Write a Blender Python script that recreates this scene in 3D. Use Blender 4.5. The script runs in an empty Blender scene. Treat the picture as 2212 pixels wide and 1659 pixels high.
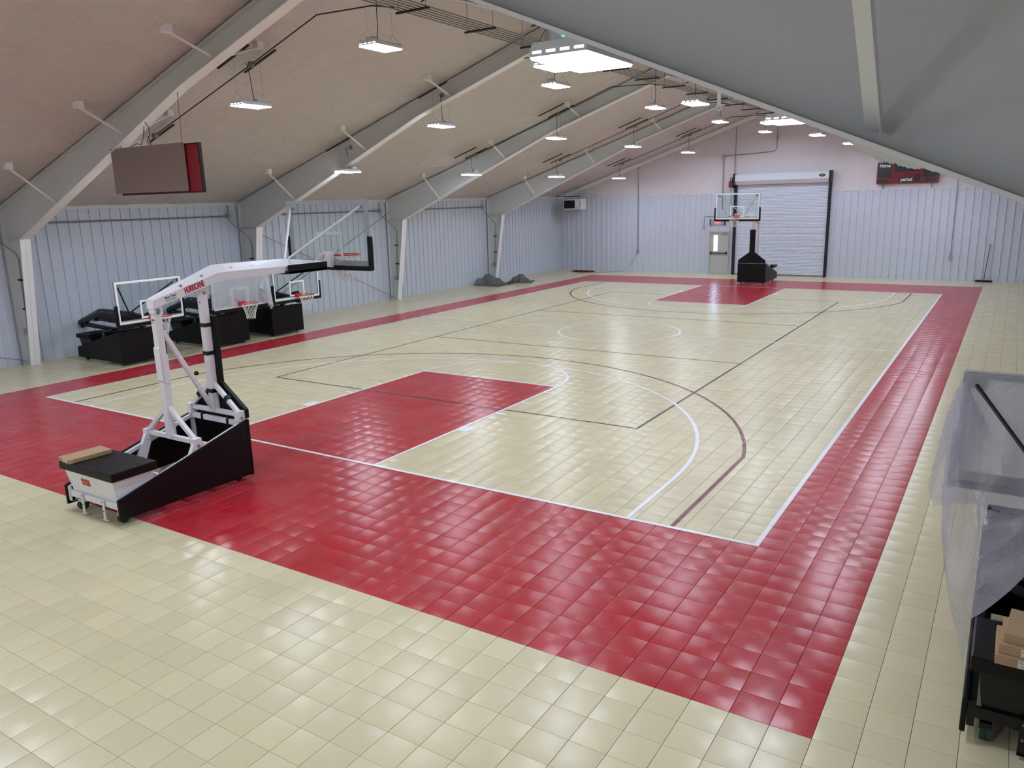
import bpy, bmesh, math, random
import numpy as np
from mathutils import Matrix, Vector

random.seed(7)
rng = np.random.default_rng(7)
FT = 0.3048
SC = bpy.context.scene
COL = SC.collection
PI = math.pi

# ------------------------------------------------------------------ camera
CAM = Vector((9.7161, -21.1605, 3.8869))
YAW, PITCH, ROLL, FPX = 0.569737, -0.230993, -0.025091, 1683.61
_fwd = Vector((-math.sin(YAW) * math.cos(PITCH), math.cos(YAW) * math.cos(PITCH), math.sin(PITCH)))
_r0 = Vector((math.cos(YAW), math.sin(YAW), 0))
_u0 = _r0.cross(_fwd)
_rt = math.cos(ROLL) * _r0 + math.sin(ROLL) * _u0
_up = -math.sin(ROLL) * _r0 + math.cos(ROLL) * _u0
cam_d = bpy.data.cameras.new('camera')
cam_d.sensor_fit = 'HORIZONTAL'
cam_d.sensor_width = 36.0
cam_d.lens = FPX / 2212 * 36.0
cam_d.clip_end = 200
cam = bpy.data.objects.new('camera', cam_d)
COL.objects.link(cam)
M3 = Matrix((_rt, _up, -_fwd)).transposed()
cam.matrix_world = Matrix.Translation(CAM) @ M3.to_4x4()
SC.camera = cam

# ------------------------------------------------------------------ world, exposure
w = bpy.data.worlds.new('world')
SC.world = w
w.use_nodes = True
w.node_tree.nodes['Background'].inputs[0].default_value = (0.55, 0.62, 0.75, 1)
w.node_tree.nodes['Background'].inputs[1].default_value = 0.4
SC.view_settings.view_transform = 'Standard'
SC.view_settings.look = 'None'
SC.view_settings.gamma = 1.0
SC.view_settings.use_curve_mapping = False
SC.view_settings.exposure = 0.0
LAMP = 78.0            # radiance of the LED lenses
LAMP_COL = (0.86, 0.95, 1.13)
SC.cycles.max_bounces = 6
SC.cycles.diffuse_bounces = 3
SC.cycles.adaptive_threshold = 0.05; SC.cycles.use_adaptive_sampling = True; SC.cycles.adaptive_min_samples = 12
SC.cycles.transparent_max_bounces = 24
SC.cycles.caustics_reflective = False
SC.cycles.caustics_refractive = False
SC.cycles.sample_clamp_indirect = 6.0

# ------------------------------------------------------------------ helpers
def lin(c):
    return tuple((x / 12.92 if x <= 0.04045 else ((x + 0.055) / 1.055) ** 2.4) for x in [v / 255 for v in c])

def tag(o, label=None, cat=None, group=None, kind=None):
    if label: o['label'] = label
    if cat: o['category'] = cat
    if group: o['group'] = group
    if kind: o['kind'] = kind
    return o

def empty(name, loc=(0, 0, 0), rz=0.0, parent=None):
    o = bpy.data.objects.new(name, None)
    o.empty_display_size = 0.1
    o.location = loc
    o.rotation_euler = (0, 0, rz)
    if parent: o.parent = parent
    COL.objects.link(o)
    return o

class MB:
    """collects simple solids; build() links them as one mesh object"""
    def __init__(s):
        s.v = []; s.f = []; s.m = []
    def add(s, vs, fs, mi=0):
        b = len(s.v)
        s.v += [tuple(p) for p in vs]
        s.f += [tuple(b + i for i in f) for f in fs]
        s.m += [mi] * len(fs)
        return s
    def box(s, x0, x1, y0, y1, z0, z1, mi=0):
        return s.add([(x0, y0, z0), (x1, y0, z0), (x1, y1, z0), (x0, y1, z0), (x0, y0, z1), (x1, y0, z1), (x1, y1, z1), (x0, y1, z1)],
                     [(0, 3, 2, 1), (4, 5, 6, 7), (0, 1, 5, 4), (1, 2, 6, 5), (2, 3, 7, 6), (3, 0, 4, 7)], mi)
    def bar(s, a, b, wd, ht, up=(0, 0, 1), mi=0):
        a = Vector(a); b = Vector(b); d = (b - a).normalized(); up = Vector(up)
        x = d.cross(up)
        if x.length < 1e-4: x = d.cross(Vector((0, 1, 0)))
        x.normalize(); z = x.cross(d).normalized()
        x *= wd / 2; z *= ht / 2
        vs = [a - x - z, a + x - z, a + x + z, a - x + z, b - x - z, b + x - z, b + x + z, b - x + z]
        return s.add(vs, [(0, 1, 2, 3), (7, 6, 5, 4), (0, 4, 5, 1), (1, 5, 6, 2), (2, 6, 7, 3), (3, 7, 4, 0)], mi)
    def tube(s, pts, r, n=8, mi=0, cap=True, closed=False):
        pts = [Vector(p) for p in pts]; N = len(pts); rings = []; nrm = None
        for i in range(N):
            if closed: t = pts[(i + 1) % N] - pts[i - 1]
            else: t = pts[min(i + 1, N - 1)] - pts[max(i - 1, 0)]
            t.normalize()
            if nrm is None:
                nrm = t.cross(Vector((0, 0, 1)))
                if nrm.length < 1e-3: nrm = t.cross(Vector((1, 0, 0)))
            nrm = (nrm - t * nrm.dot(t)).normalized()
            bn = t.cross(nrm)
            rr = r[i] if isinstance(r, (list, tuple)) else r
            rings.append([pts[i] + (nrm * math.cos(2 * PI * k / n) + bn * math.sin(2 * PI * k / n)) * rr for k in range(n)])
        vs = [p for ring in rings for p in ring]; fs = []
        for i in range(N if closed else N - 1):
            j = (i + 1) % N
            for k in range(n):
                k2 = (k + 1) % n
                fs.append((i * n + k, j * n + k, j * n + k2, i * n + k2))
        if cap and not closed:
            fs.append(tuple(range(n))); fs.append(tuple((N - 1) * n + k for k in reversed(range(n))))
        return s.add(vs, fs, mi)
    def cyl(s, a, b, r, n=14, mi=0):
        return s.tube([a, b], r, n, mi)
    def prism(s, poly, axis, a, b, mi=0):
        """poly: 2-D outline; axis x -> (y,z), y -> (x,z), z -> (x,y)"""
        def P(p, t):
            return (t, p[0], p[1]) if axis == 'x' else ((p[0], t, p[1]) if axis == 'y' else (p[0], p[1], t))
        n = len(poly)
        vs = [P(p, a) for p in poly] + [P(p, b) for p in poly]
        fs = [tuple(range(n)), tuple(range(2 * n - 1, n - 1, -1))] + [(i, n + i, n + (i + 1) % n, (i + 1) % n) for i in range(n)]
        return s.add(vs, fs, mi)
    def loft(s, sections, mi=0):
        n = len(sections[0]); vs = [p for sec in sections for p in sec]; fs = []
        for i in range(len(sections) - 1):
            for k in range(n):
                k2 = (k + 1) % n
                fs.append((i * n + k, i * n + k2, (i + 1) * n + k2, (i + 1) * n + k))
        fs.append(tuple(reversed(range(n)))); fs.append(tuple((len(sections) - 1) * n + k for k in range(n)))
        return s.add(vs, fs, mi)
    def mesh(s, name, mats, smooth=False, bevel=0.0, seg=2):
        me = bpy.data.meshes.new(name)
        me.from_pydata(s.v, [], s.f)
        bm = bmesh.new(); bm.from_mesh(me)
        bmesh.ops.recalc_face_normals(bm, faces=bm.faces)
        bm.to_mesh(me)
        for p, mi in zip(me.polygons, s.m): p.material_index = mi
        if bevel:
            bm.clear(); bm.from_mesh(me)
            bmesh.ops.bevel(bm, geom=list(bm.edges), offset=bevel, segments=seg, affect='EDGES', profile=0.6, clamp_overlap=True)
            bm.to_mesh(me)
        bm.free()
        for m in (mats if isinstance(mats, (list, tuple)) else [mats]): me.materials.append(m)
        if smooth:
            me.polygons.foreach_set('use_smooth', [True] * len(me.polygons))
            try: me.set_sharp_from_angle(angle=math.radians(38))
            except Exception: pass
        me.update()
        return me
    def build(s, name, mats, parent=None, loc=None, rot=None, smooth=False, bevel=0.0, seg=2):
        o = bpy.data.objects.new(name, s.mesh(name, mats, smooth, bevel, seg))
        COL.objects.link(o)
        if parent: o.parent = parent
        if loc: o.location = loc
        if rot: o.rotation_euler = rot
        return o

def link(name, me, parent=None, loc=(0, 0, 0), rz=0.0):
    o = bpy.data.objects.new(name, me)
    o.location = loc
    o.rotation_euler = (0, 0, rz)
    if parent: o.parent = parent
    COL.objects.link(o)
    return o

def copy_tree(o, parent=None):
    c = o.copy(); COL.objects.link(c); c.parent = parent
    for ch in list(o.children): copy_tree(ch, c)
    return c

def text(name, body, size, m, parent, mat4, shear=0.0, bold=0.0, depth=0.0008, sx=1.0):
    cu = bpy.data.curves.new(name, 'FONT')
    cu.body = body; cu.size = size; cu.align_x = 'CENTER'; cu.align_y = 'CENTER'
    cu.shear = shear; cu.offset = bold; cu.extrude = depth; cu.resolution_u = 3
    t = bpy.data.objects.new(name, cu); COL.objects.link(t)
    bpy.context.view_layer.update()
    me = bpy.data.meshes.new_from_object(t.evaluated_get(bpy.context.evaluated_depsgraph_get()))
    bpy.data.objects.remove(t); bpy.data.curves.remove(cu)
    me.materials.clear(); me.materials.append(m)
    me.transform(Matrix.Diagonal((sx, 1, 1, 1)))
    o = bpy.data.objects.new(name, me); COL.objects.link(o)
    o.parent = parent; o.matrix_local = mat4
    return o

def frame4(o, x, y):
    """matrix whose local x,y axes are x,y (text plane) and origin o"""
    x = Vector(x).normalized(); y = Vector(y); z = x.cross(y).normalized(); y = z.cross(x)
    m = Matrix((x, y, z)).transposed().to_4x4(); m.translation = Vector(o)
    return m

# ------------------------------------------------------------------ materials
def mat(name, col, rough=0.5, metal=0.0, bump=0.0, bscale=30.0, vary=0.0, vscale=3.0, stretch=(1, 1, 1), spec=0.5, coat=0.0, emis=None, estr=0.0):
    m = bpy.data.materials.new(name); m.use_nodes = True
    nt = m.node_tree; b = nt.nodes['Principled BSDF']
    c = lin(col) + (1,)
    b.inputs['Base Color'].default_value = c
    b.inputs['Roughness'].default_value = rough
    b.inputs['Metallic'].default_value = metal
    b.inputs['Specular IOR Level'].default_value = spec
    b.inputs['Coat Weight'].default_value = coat
    if emis:
        b.inputs['Emission Color'].default_value = tuple(emis) + (1,)
        b.inputs['Emission Strength'].default_value = estr
    if bump or vary:
        tc = nt.nodes.new('ShaderNodeTexCoord'); mp = nt.nodes.new('ShaderNodeMapping')
        mp.inputs['Scale'].default_value = stretch
        nt.links.new(tc.outputs['Object'], mp.inputs[0])
        if vary:
            n = nt.nodes.new('ShaderNodeTexNoise'); n.inputs['Scale'].default_value = vscale; n.inputs['Detail'].default_value = 5
            nt.links.new(mp.outputs[0], n.inputs['Vector'])
            mx = nt.nodes.new('ShaderNodeMix'); mx.data_type = 'RGBA'
            mx.inputs[6].default_value = tuple(v * (1 - vary) for v in c[:3]) + (1,)
            mx.inputs[7].default_value = tuple(min(1, v * (1 + vary)) for v in c[:3]) + (1,)
            nt.links.new(n.outputs['Fac'], mx.inputs[0]); nt.links.new(mx.outputs[2], b.inputs['Base Color'])
        if bump:
            n2 = nt.nodes.new('ShaderNodeTexNoise'); n2.inputs['Scale'].default_value = bscale; n2.inputs['Detail'].default_value = 4
            nt.links.new(mp.outputs[0], n2.inputs['Vector'])
            bp = nt.nodes.new('ShaderNodeBump'); bp.inputs['Strength'].default_value = 1.0; bp.inputs['Distance'].default_value = bump
            nt.links.new(n2.outputs['Fac'], bp.inputs['Height']); nt.links.new(bp.outputs[0], b.inputs['Normal'])
    return m

def tile_normal(nt, pillow=0.045, tilt=0.008, hatch=0.03):
    """dished tiles: a normal worked out per foot-square cell of the floor"""
    N = nt.nodes.new; L = nt.links.new
    g = N('ShaderNodeNewGeometry')
    sc = N('ShaderNodeVectorMath'); sc.operation = 'SCALE'; sc.inputs['Scale'].default_value = 1 / FT
    L(g.outputs['Position'], sc.inputs[0])
    fl = N('ShaderNodeVectorMath'); fl.operation = 'FLOOR'; L(sc.outputs[0], fl.inputs[0])
    fr = N('ShaderNodeVectorMath'); fr.operation = 'FRACTION'; L(sc.outputs[0], fr.inputs[0])
    zero = N('ShaderNodeVectorMath'); zero.operation = 'MULTIPLY'; zero.inputs[1].default_value = (1, 1, 0); L(fl.outputs[0], zero.inputs[0])
    wn = N('ShaderNodeTexWhiteNoise'); wn.noise_dimensions = '3D'; L(zero.outputs[0], wn.inputs['Vector'])
    cen = N('ShaderNodeVectorMath'); cen.operation = 'SUBTRACT'; cen.inputs[1].default_value = (0.5, 0.5, 0.5); L(fr.outputs[0], cen.inputs[0])
    pl = N('ShaderNodeVectorMath'); pl.operation = 'SCALE'; pl.inputs['Scale'].default_value = 2 * pillow; L(cen.outputs[0], pl.inputs[0])
    rc = N('ShaderNodeVectorMath'); rc.operation = 'SUBTRACT'; rc.inputs[1].default_value = (0.5, 0.5, 0.5); L(wn.outputs['Color'], rc.inputs[0])
    rs = N('ShaderNodeVectorMath'); rs.operation = 'SCALE'; rs.inputs['Scale'].default_value = 2 * tilt; L(rc.outputs[0], rs.inputs[0])
    s1 = N('ShaderNodeVectorMath'); s1.operation = 'ADD'; L(pl.outputs[0], s1.inputs[0]); L(rs.outputs[0], s1.inputs[1])
    # fine diagonal ribs, mirrored in each quarter of a tile
    sep = N('ShaderNodeSeparateXYZ'); L(cen.outputs[0], sep.inputs[0])
    def math_(op, a, b=None, v=None):
        n = N('ShaderNodeMath'); n.operation = op
        L(a, n.inputs[0])
        if b is not None: L(b, n.inputs[1])
        elif v is not None: n.inputs[1].default_value = v
        return n.outputs[0]
    ax = math_('ABSOLUTE', sep.outputs[0]); ay = math_('ABSOLUTE', sep.outputs[1])
    ph = math_('MULTIPLY', math_('ADD', ax, ay), v=2 * PI * 26)
    cs = math_('MULTIPLY', math_('COSINE', ph), v=hatch)
    hx = math_('MULTIPLY', cs, math_('SIGN', sep.outputs[0])); hy = math_('MULTIPLY', cs, math_('SIGN', sep.outputs[1]))
    hc = N('ShaderNodeCombineXYZ'); L(hx, hc.inputs[0]); L(hy, hc.inputs[1])
    nz = N('ShaderNodeTexNoise'); nz.inputs['Scale'].default_value = 6.0; nz.inputs['Detail'].default_value = 2; L(g.outputs['Position'], nz.inputs['Vector'])
    nc = N('ShaderNodeVectorMath'); nc.operation = 'SUBTRACT'; nc.inputs[1].default_value = (0.5, 0.5, 0.5); L(nz.outputs['Color'], nc.inputs[0])
    ns = N('ShaderNodeVectorMath'); ns.operation = 'SCALE'; ns.inputs['Scale'].default_value = 0.012; L(nc.outputs[0], ns.inputs[0])
    s2 = N('ShaderNodeVectorMath'); s2.operation = 'ADD'; L(s1.outputs[0], s2.inputs[0]); L(hc.outputs[0], s2.inputs[1])
    s3 = N('ShaderNodeVectorMath'); s3.operation = 'ADD'; L(s2.outputs[0], s3.inputs[0]); L(ns.outputs[0], s3.inputs[1])
    fx = N('ShaderNodeVectorMath'); fx.operation = 'MULTIPLY'; fx.inputs[1].default_value = (1, 1, 0); L(s3.outputs[0], fx.inputs[0])
    ad = N('ShaderNodeVectorMath'); ad.operation = 'ADD'; L(fx.outputs[0], ad.inputs[0]); L(g.outputs['Normal'], ad.inputs[1])
    no = N('ShaderNodeVectorMath'); no.operation = 'NORMALIZE'; L(ad.outputs[0], no.inputs[0])
    return no.outputs[0], wn

def floor_mat(name, col, rough, vary=0.05, **kw):
    m = bpy.data.materials.new(name); m.use_nodes = True
    nt = m.node_tree; b = nt.nodes['Principled BSDF']
    nrm, wn = tile_normal(nt, **kw)
    c = lin(col)
    b.inputs['Roughness'].default_value = rough
    b.inputs['Specular IOR Level'].default_value = 0.33
    nt.links.new(nrm, b.inputs['Normal'])
    mx = nt.nodes.new('ShaderNodeMix'); mx.data_type = 'RGBA'
    mx.inputs[6].default_value = tuple(v * (1 - vary) for v in c) + (1,)
    mx.inputs[7].default_value = tuple(min(1, v * (1 + vary)) for v in c) + (1,)
    nt.links.new(wn.outputs['Value'], mx.inputs[0])
    # faint dust and scuffs
    g = nt.nodes.new('ShaderNodeNewGeometry')
    n = nt.nodes.new('ShaderNodeTexNoise'); n.inputs['Scale'].default_value = 1.3; n.inputs['Detail'].default_value = 7; n.inputs['Roughness'].default_value = 0.65
    nt.links.new(g.outputs['Position'], n.inputs['Vector'])
    mr = nt.nodes.new('ShaderNodeMapRange'); mr.inputs[1].default_value = 0.35; mr.inputs[2].default_value = 0.75; mr.inputs[3].default_value = 0; mr.inputs[4].default_value = 0.10
    nt.links.new(n.outputs['Fac'], mr.inputs[0])
    m2 = nt.nodes.new('ShaderNodeMix'); m2.data_type = 'RGBA'; m2.inputs[7].default_value = (0.55, 0.52, 0.48, 1)
    nt.links.new(mr.outputs[0], m2.inputs[0]); nt.links.new(mx.outputs[2], m2.inputs[6]); nt.links.new(m2.outputs[2], b.inputs['Base Color'])
    return m

def plastic_mat(name, tint, alpha, rough=0.16, bump=0.007):
    m = bpy.data.materials.new(name); m.use_nodes = True
    nt = m.node_tree; nt.nodes.clear(); N = nt.nodes.new; L = nt.links.new
    out = N('ShaderNodeOutputMaterial')
    tr = N('ShaderNodeBsdfTransparent'); tr.inputs[0].default_value = (0.93, 0.94, 0.96, 1)
    b = N('ShaderNodeBsdfPrincipled'); b.inputs['Base Color'].default_value = lin(tint) + (1,); b.inputs['Roughness'].default_value = rough
    tl = N('ShaderNodeBsdfTranslucent'); tl.inputs[0].default_value = lin(tint) + (1,)
    m1 = N('ShaderNodeMixShader'); m1.inputs[0].default_value = 0.4; L(b.outputs[0], m1.inputs[1]); L(tl.outputs[0], m1.inputs[2])
    mx = N('ShaderNodeMixShader'); mx.inputs[0].default_value = alpha
    L(tr.outputs[0], mx.inputs[1]); L(m1.outputs[0], mx.inputs[2]); L(mx.outputs[0], out.inputs[0])
    tc = N('ShaderNodeTexCoord'); n = N('ShaderNodeTexNoise'); n.inputs['Scale'].default_value = 9; n.inputs['Detail'].default_value = 3; n.inputs['Distortion'].default_value = 1.5
    L(tc.outputs['Object'], n.inputs['Vector'])
    bp = N('ShaderNodeBump'); bp.inputs['Distance'].default_value = bump * 6; bp.inputs['Strength'].default_value = 0.8
    L(n.outputs['Fac'], bp.inputs['Height']); L(bp.outputs[0], b.inputs['Normal'])
    return m

def vinyl_mat(name, col, rough=0.34, amp=0.02, scale=(1, 1, 1), seam=0.0):
    m = bpy.data.materials.new(name); m.use_nodes = True
    nt = m.node_tree; b = nt.nodes['Principled BSDF']; N = nt.nodes.new; L = nt.links.new
    c = lin(col)
    tc = N('ShaderNodeTexCoord'); mp = N('ShaderNodeMapping'); mp.inputs['Scale'].default_value = scale
    L(tc.outputs['Object'], mp.inputs[0])
    n1 = N('ShaderNodeTexNoise'); n1.inputs['Scale'].default_value = 1.6; n1.inputs['Detail'].default_value = 6; n1.inputs['Roughness'].default_value = 0.6; n1.inputs['Distortion'].default_value = 1.2
    n2 = N('ShaderNodeTexNoise'); n2.inputs['Scale'].default_value = 7.0; n2.inputs['Detail'].default_value = 3; n2.inputs['Distortion'].default_value = 2.5
    L(mp.outputs[0], n1.inputs['Vector']); L(mp.outputs[0], n2.inputs['Vector'])
    a = N('ShaderNodeMath'); a.operation = 'MULTIPLY_ADD'; a.inputs[1].default_value = 0.22; L(n2.outputs['Fac'], a.inputs[0]); L(n1.outputs['Fac'], a.inputs[2])
    bp = N('ShaderNodeBump'); bp.inputs['Strength'].default_value = 1; bp.inputs['Distance'].default_value = amp
    hgt = a.outputs[0]
    if seam:
        sp = N('ShaderNodeSeparateXYZ'); L(tc.outputs['Object'], sp.inputs[0])
        pp = N('ShaderNodeMath'); pp.operation = 'PINGPONG'; pp.inputs[1].default_value = seam / 2; L(sp.outputs[1], pp.inputs[0])
        mr = N('ShaderNodeMapRange'); mr.inputs[1].default_value = 0.0; mr.inputs[2].default_value = 0.035; mr.inputs[3].default_value = -0.10; mr.inputs[4].default_value = 0.0
        L(pp.outputs[0], mr.inputs[0])
        ad = N('ShaderNodeMath'); ad.operation = 'ADD'; L(hgt, ad.inputs[0]); L(mr.outputs[0], ad.inputs[1]); hgt = ad.outputs[0]
    L(hgt, bp.inputs['Height']); L(bp.outputs[0], b.inputs['Normal'])
    mx = N('ShaderNodeMix'); mx.data_type = 'RGBA'
    mx.inputs[6].default_value = tuple(v * 0.93 for v in c) + (1,); mx.inputs[7].default_value = tuple(min(1, v * 1.05) for v in c) + (1,)
    L(n1.outputs['Fac'], mx.inputs[0]); L(mx.outputs[2], b.inputs['Base Color'])
    b.inputs['Roughness'].default_value = rough
    return m

M = {}
M['tan'] = floor_mat('tan_tile', (218, 207, 168), 0.23)
M['red'] = floor_mat('red_tile', (182, 26, 42), 0.23)
M['line_white'] = floor_mat('white_line_paint', (246, 247, 250), 0.25, 0.01)
M['line_black'] = floor_mat('black_line_paint', (28, 27, 28), 0.25, 0.02)
M['line_maroon'] = floor_mat('maroon_line_paint', (116, 26, 36), 0.25, 0.02)
M['slab'] = mat('slab', (70, 64, 48), 0.8)
M['panel'] = mat('white_wall_panel', (203, 210, 222), 0.42, bump=0.0004, bscale=6)
M['panel_trim'] = mat('wall_trim', (214, 217, 220), 0.45)
M['vinyl_roof'] = vinyl_mat('roof_vinyl', (214, 207, 203), 0.40, 0.12, (1.7, 0.8, 1.7), seam=1.22)
M['vinyl_wall'] = vinyl_mat('gable_vinyl', (226, 219, 222), 0.24, 0.08, (1.2, 1, 0.7))
M['frame_web'] = mat('frame_grey_paint', (212, 215, 214), 0.55, bump=0.0006, bscale=20)
M['frame_flange'] = mat('frame_flange_paint', (240, 240, 240), 0.5, bump=0.0004, bscale=20)
M['foam'] = mat('dry_foam', (228, 229, 220), 0.9, bump=0.01, bscale=40)
M['galv'] = mat('galvanised_steel', (138, 134, 128), 0.45, 0.4)
M['dark_strut'] = mat('dark_strut', (60, 56, 54), 0.5, 0.5)
M['box_metal'] = mat('junction_box', (168, 170, 172), 0.5, 0.3)
M['cable'] = mat('black_cable', (30, 28, 28), 0.5)
M['wire'] = mat('steel_wire', (120, 116, 112), 0.4, 0.8)
M['white_steel'] = mat('white_enamel', (232, 232, 236), 0.3, bump=0.0002, bscale=15)
M['black_steel'] = mat('black_enamel', (18, 18, 20), 0.35, spec=0.4)
M['black_pad'] = mat('black_vinyl_pad', (7, 7, 8), 0.45, spec=0.3, bump=0.0012, bscale=9)
M['strap'] = mat('black_strap', (14, 14, 15), 0.6)
M['alu'] = mat('aluminium_frame', (176, 180, 184), 0.32, 0.75)
M['board_white'] = mat('board_white', (238, 242, 244), 0.35)
M['rim'] = mat('rim_orange_red', (196, 34, 22), 0.3)
M['net'] = mat('white_net', (236, 236, 232), 0.8)
M['bolt'] = mat('zinc_bolt', (150, 150, 152), 0.35, 0.8)
M['wheel_green'] = mat('green_wheel', (24, 62, 48), 0.45)
M['wheel_black'] = mat('black_wheel', (18, 18, 19), 0.5)
M['label_red'] = mat('red_label', (170, 36, 26), 0.4)
M['label_yellow'] = mat('label_yellow', (214, 150, 60), 0.4)
M['label_white'] = mat('white_label', (228, 228, 226), 0.5)
M['ink'] = mat('ink', (34, 32, 36), 0.5)
M['text_red'] = mat('red_lettering', (178, 22, 34), 0.4)
M['cardboard'] = mat('cardboard', (176, 146, 112), 0.85, bump=0.0006, bscale=50, vary=0.06, vscale=6)
M['door_grey'] = mat('grey_door', (186, 188, 184), 0.42)
M['door_white'] = mat('white_shutter', (232, 238, 250), 0.4)
M['door_black'] = mat('black_guide', (22, 22, 24), 0.45)
M['hood'] = mat('hood_white', (222, 227, 236), 0.4)
M['opener_red'] = mat('opener_red', (120, 24, 26), 0.4)
M['score_back'] = mat('scoreboard_back', (140, 124, 118), 0.55, bump=0.001, bscale=5, vary=0.06, vscale=2)
M['score_maroon'] = mat('scoreboard_maroon', (120, 16, 26), 0.4)
M['score_red'] = mat('scoreboard_red', (140, 24, 38), 0.4)
M['score_black'] = mat('scoreboard_black', (20, 19, 21), 0.35)
M['score_digit'] = mat('scoreboard_segment', (34, 30, 32), 0.35)
M['white_text'] = mat('white_lettering', (240, 240, 240), 0.5)
M['heater'] = mat('heater_case', (220, 220, 218), 0.45)
M['fixture'] = mat('fixture_case', (222, 225, 230), 0.4)
M['lens'] = mat('led_lens', (245, 248, 255), 0.4, emis=LAMP_COL, estr=LAMP)
M['slot'] = mat('light_slot', (245, 248, 255), 0.4, emis=LAMP_COL, estr=3.0)
M['slot'].cycles.emission_sampling = 'NONE'; SC.cycles.use_light_tree = False
M['led_green'] = mat('green_indicator', (40, 220, 130), 0.3, emis=(0.05, 1.0, 0.45), estr=1.6)
M['daylight'] = mat('daylight_pane', (200, 215, 235), 0.1, emis=(0.46, 0.70, 1.0), estr=14.0)
M['day_tree'] = mat('daylight_tree', (120, 140, 170), 0.4, emis=(0.30, 0.42, 0.62), estr=1.0)  # glow put in for daylit trees outside the door window
M['exit_red'] = mat('exit_sign_red', (225, 60, 70), 0.4, emis=(1.0, 0.12, 0.16), estr=0.9)
M['cord_red'] = mat('red_cord', (110, 16, 22), 0.5)
M['cord_grey'] = mat('grey_cord', (110, 104, 100), 0.5)
M['broom_bristle'] = mat('broom_bristle', (26, 24, 24), 0.9, bump=0.004, bscale=90)
M['broom_wood'] = mat('broom_handle', (48, 34, 28), 0.5)
M['plastic'] = plastic_mat('clear_poly_sheet', (222, 222, 232), 0.50)
M['plastic_thin'] = plastic_mat('clear_poly_bag', (236, 238, 244), 0.66)
M['plastic_grey'] = plastic_mat('grey_poly_heap', (128, 128, 126), 0.86, 0.22)

def glass_mat():
    m = bpy.data.materials.new('board_glass'); m.use_nodes = True
    nt = m.node_tree; nt.nodes.clear(); N = nt.nodes.new; L = nt.links.new
    out = N('ShaderNodeOutputMaterial'); tr = N('ShaderNodeBsdfTransparent'); tr.inputs[0].default_value = (0.86, 0.92, 0.90, 1)
    gl = N('ShaderNodeBsdfGlossy'); gl.inputs['Roughness'].default_value = 0.02
    fr = N('ShaderNodeLayerWeight'); fr.inputs[0].default_value = 0.12
    mx = N('ShaderNodeMixShader'); L(fr.outputs[0], mx.inputs[0]); L(tr.outputs[0], mx.inputs[1]); L(gl.outputs[0], mx.inputs[2]); L(mx.outputs[0], out.inputs[0])
    return m
M['glass'] = glass_mat()

# ------------------------------------------------------------------ the building, in metres; court centre at the origin
WX = 12.05            # inner face of the side walls
YF, YB = 18.10, -25.6  # far and back walls
EAVE = 4.03
def roof_z(x): return EAVE + (12.0 - abs(x)) / 3.0
FRAMES_Y = [-18.29, -10.97, -3.66, 3.66, 10.97]

# ---- floor: slab + foot-square interlocking tiles + painted lines
floor = MB().box(-12.3, 12.3, YB - 0.2, YF + 0.2, -0.16, -0.0125).build('floor', M['slab'])
tag(floor, 'glossy sports floor of tan and red square tiles', 'floor', kind='structure')

def is_red(i, j):
    x, y = i + 0.5, j + 0.5
    ax, ay = abs(x), abs(y)
    if ax < 29 and ay < 52 and not (ax < 25 and ay < 42): return True
    if ax < 6 and 23 < ay < 42: return True
    return False

def tile_parts(cx, cy):
    gx, gy, h, c = 0.0016, 0.0011, 0.012, 0.0012
    a, b = FT / 2 - gx, FT / 2 - gy
    vs = [(cx - a, cy - b, -h), (cx + a, cy - b, -h), (cx + a, cy + b, -h), (cx - a, cy + b, -h),
          (cx - a, cy - b, -c), (cx + a, cy - b, -c), (cx + a, cy + b, -c), (cx - a, cy + b, -c),
          (cx - a + c, cy - b + c, 0), (cx + a - c, cy - b + c, 0), (cx + a - c, cy + b - c, 0), (cx - a + c, cy + b - c, 0)]
    fs = [(8, 9, 10, 11)]
    for k in range(4):
        k2 = (k + 1) % 4
        fs.append((k, k2, 4 + k2, 4 + k)); fs.append((4 + k, 4 + k2, 8 + k2, 8 + k))
    return vs, fs

I0, I1, J0, J1 = -40, 40, -84, 60
cand = []
for j in range(J0, J1):
    for i in range(I0, I1):
        p = Vector(((i + 0.5) * FT, (j + 0.5) * FT, 0)) - CAM
        z = p.dot(_fwd)
        if z > 1:
            u, v = 1106 + FPX * p.dot(_rt) / z, 829.5 - FPX * p.dot(_up) / z
            if 40 < u < 2060 and v < 1640: cand.append((z, i, j))
cand.sort()
near = {(i, j) for _, i, j in cand[:300]}
tile_me = {}
for k, m in (('tan', M['tan']), ('red', M['red'])):
    vs, fs = tile_parts(0, 0)
    tile_me[k] = MB().add(vs, fs).mesh('floor_tile', m)
V, F, MI = [], [], []
for j in range(J0, J1):
    for i in range(I0, I1):
        cx, cy = (i + 0.5) * FT, (j + 0.5) * FT
        r = is_red(i, j)
        if (i, j) in near:
            link('floor_tile', tile_me['red' if r else 'tan'], floor, (cx, cy, 0))
        else:
            vs, fs = tile_parts(cx, cy); b = len(V)
            V += vs; F += [tuple(b + q for q in f) for f in fs]; MI += [1 if r else 0] * len(fs)
me = bpy.data.meshes.new('floor_tiles'); me.from_pydata(V, [], F)
me.materials.append(M['tan']); me.materials.append(M['red']); me.polygons.foreach_set('material_index', MI); me.update()
tag(link('floor_tiles', me, floor), kind='stuff')

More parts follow.
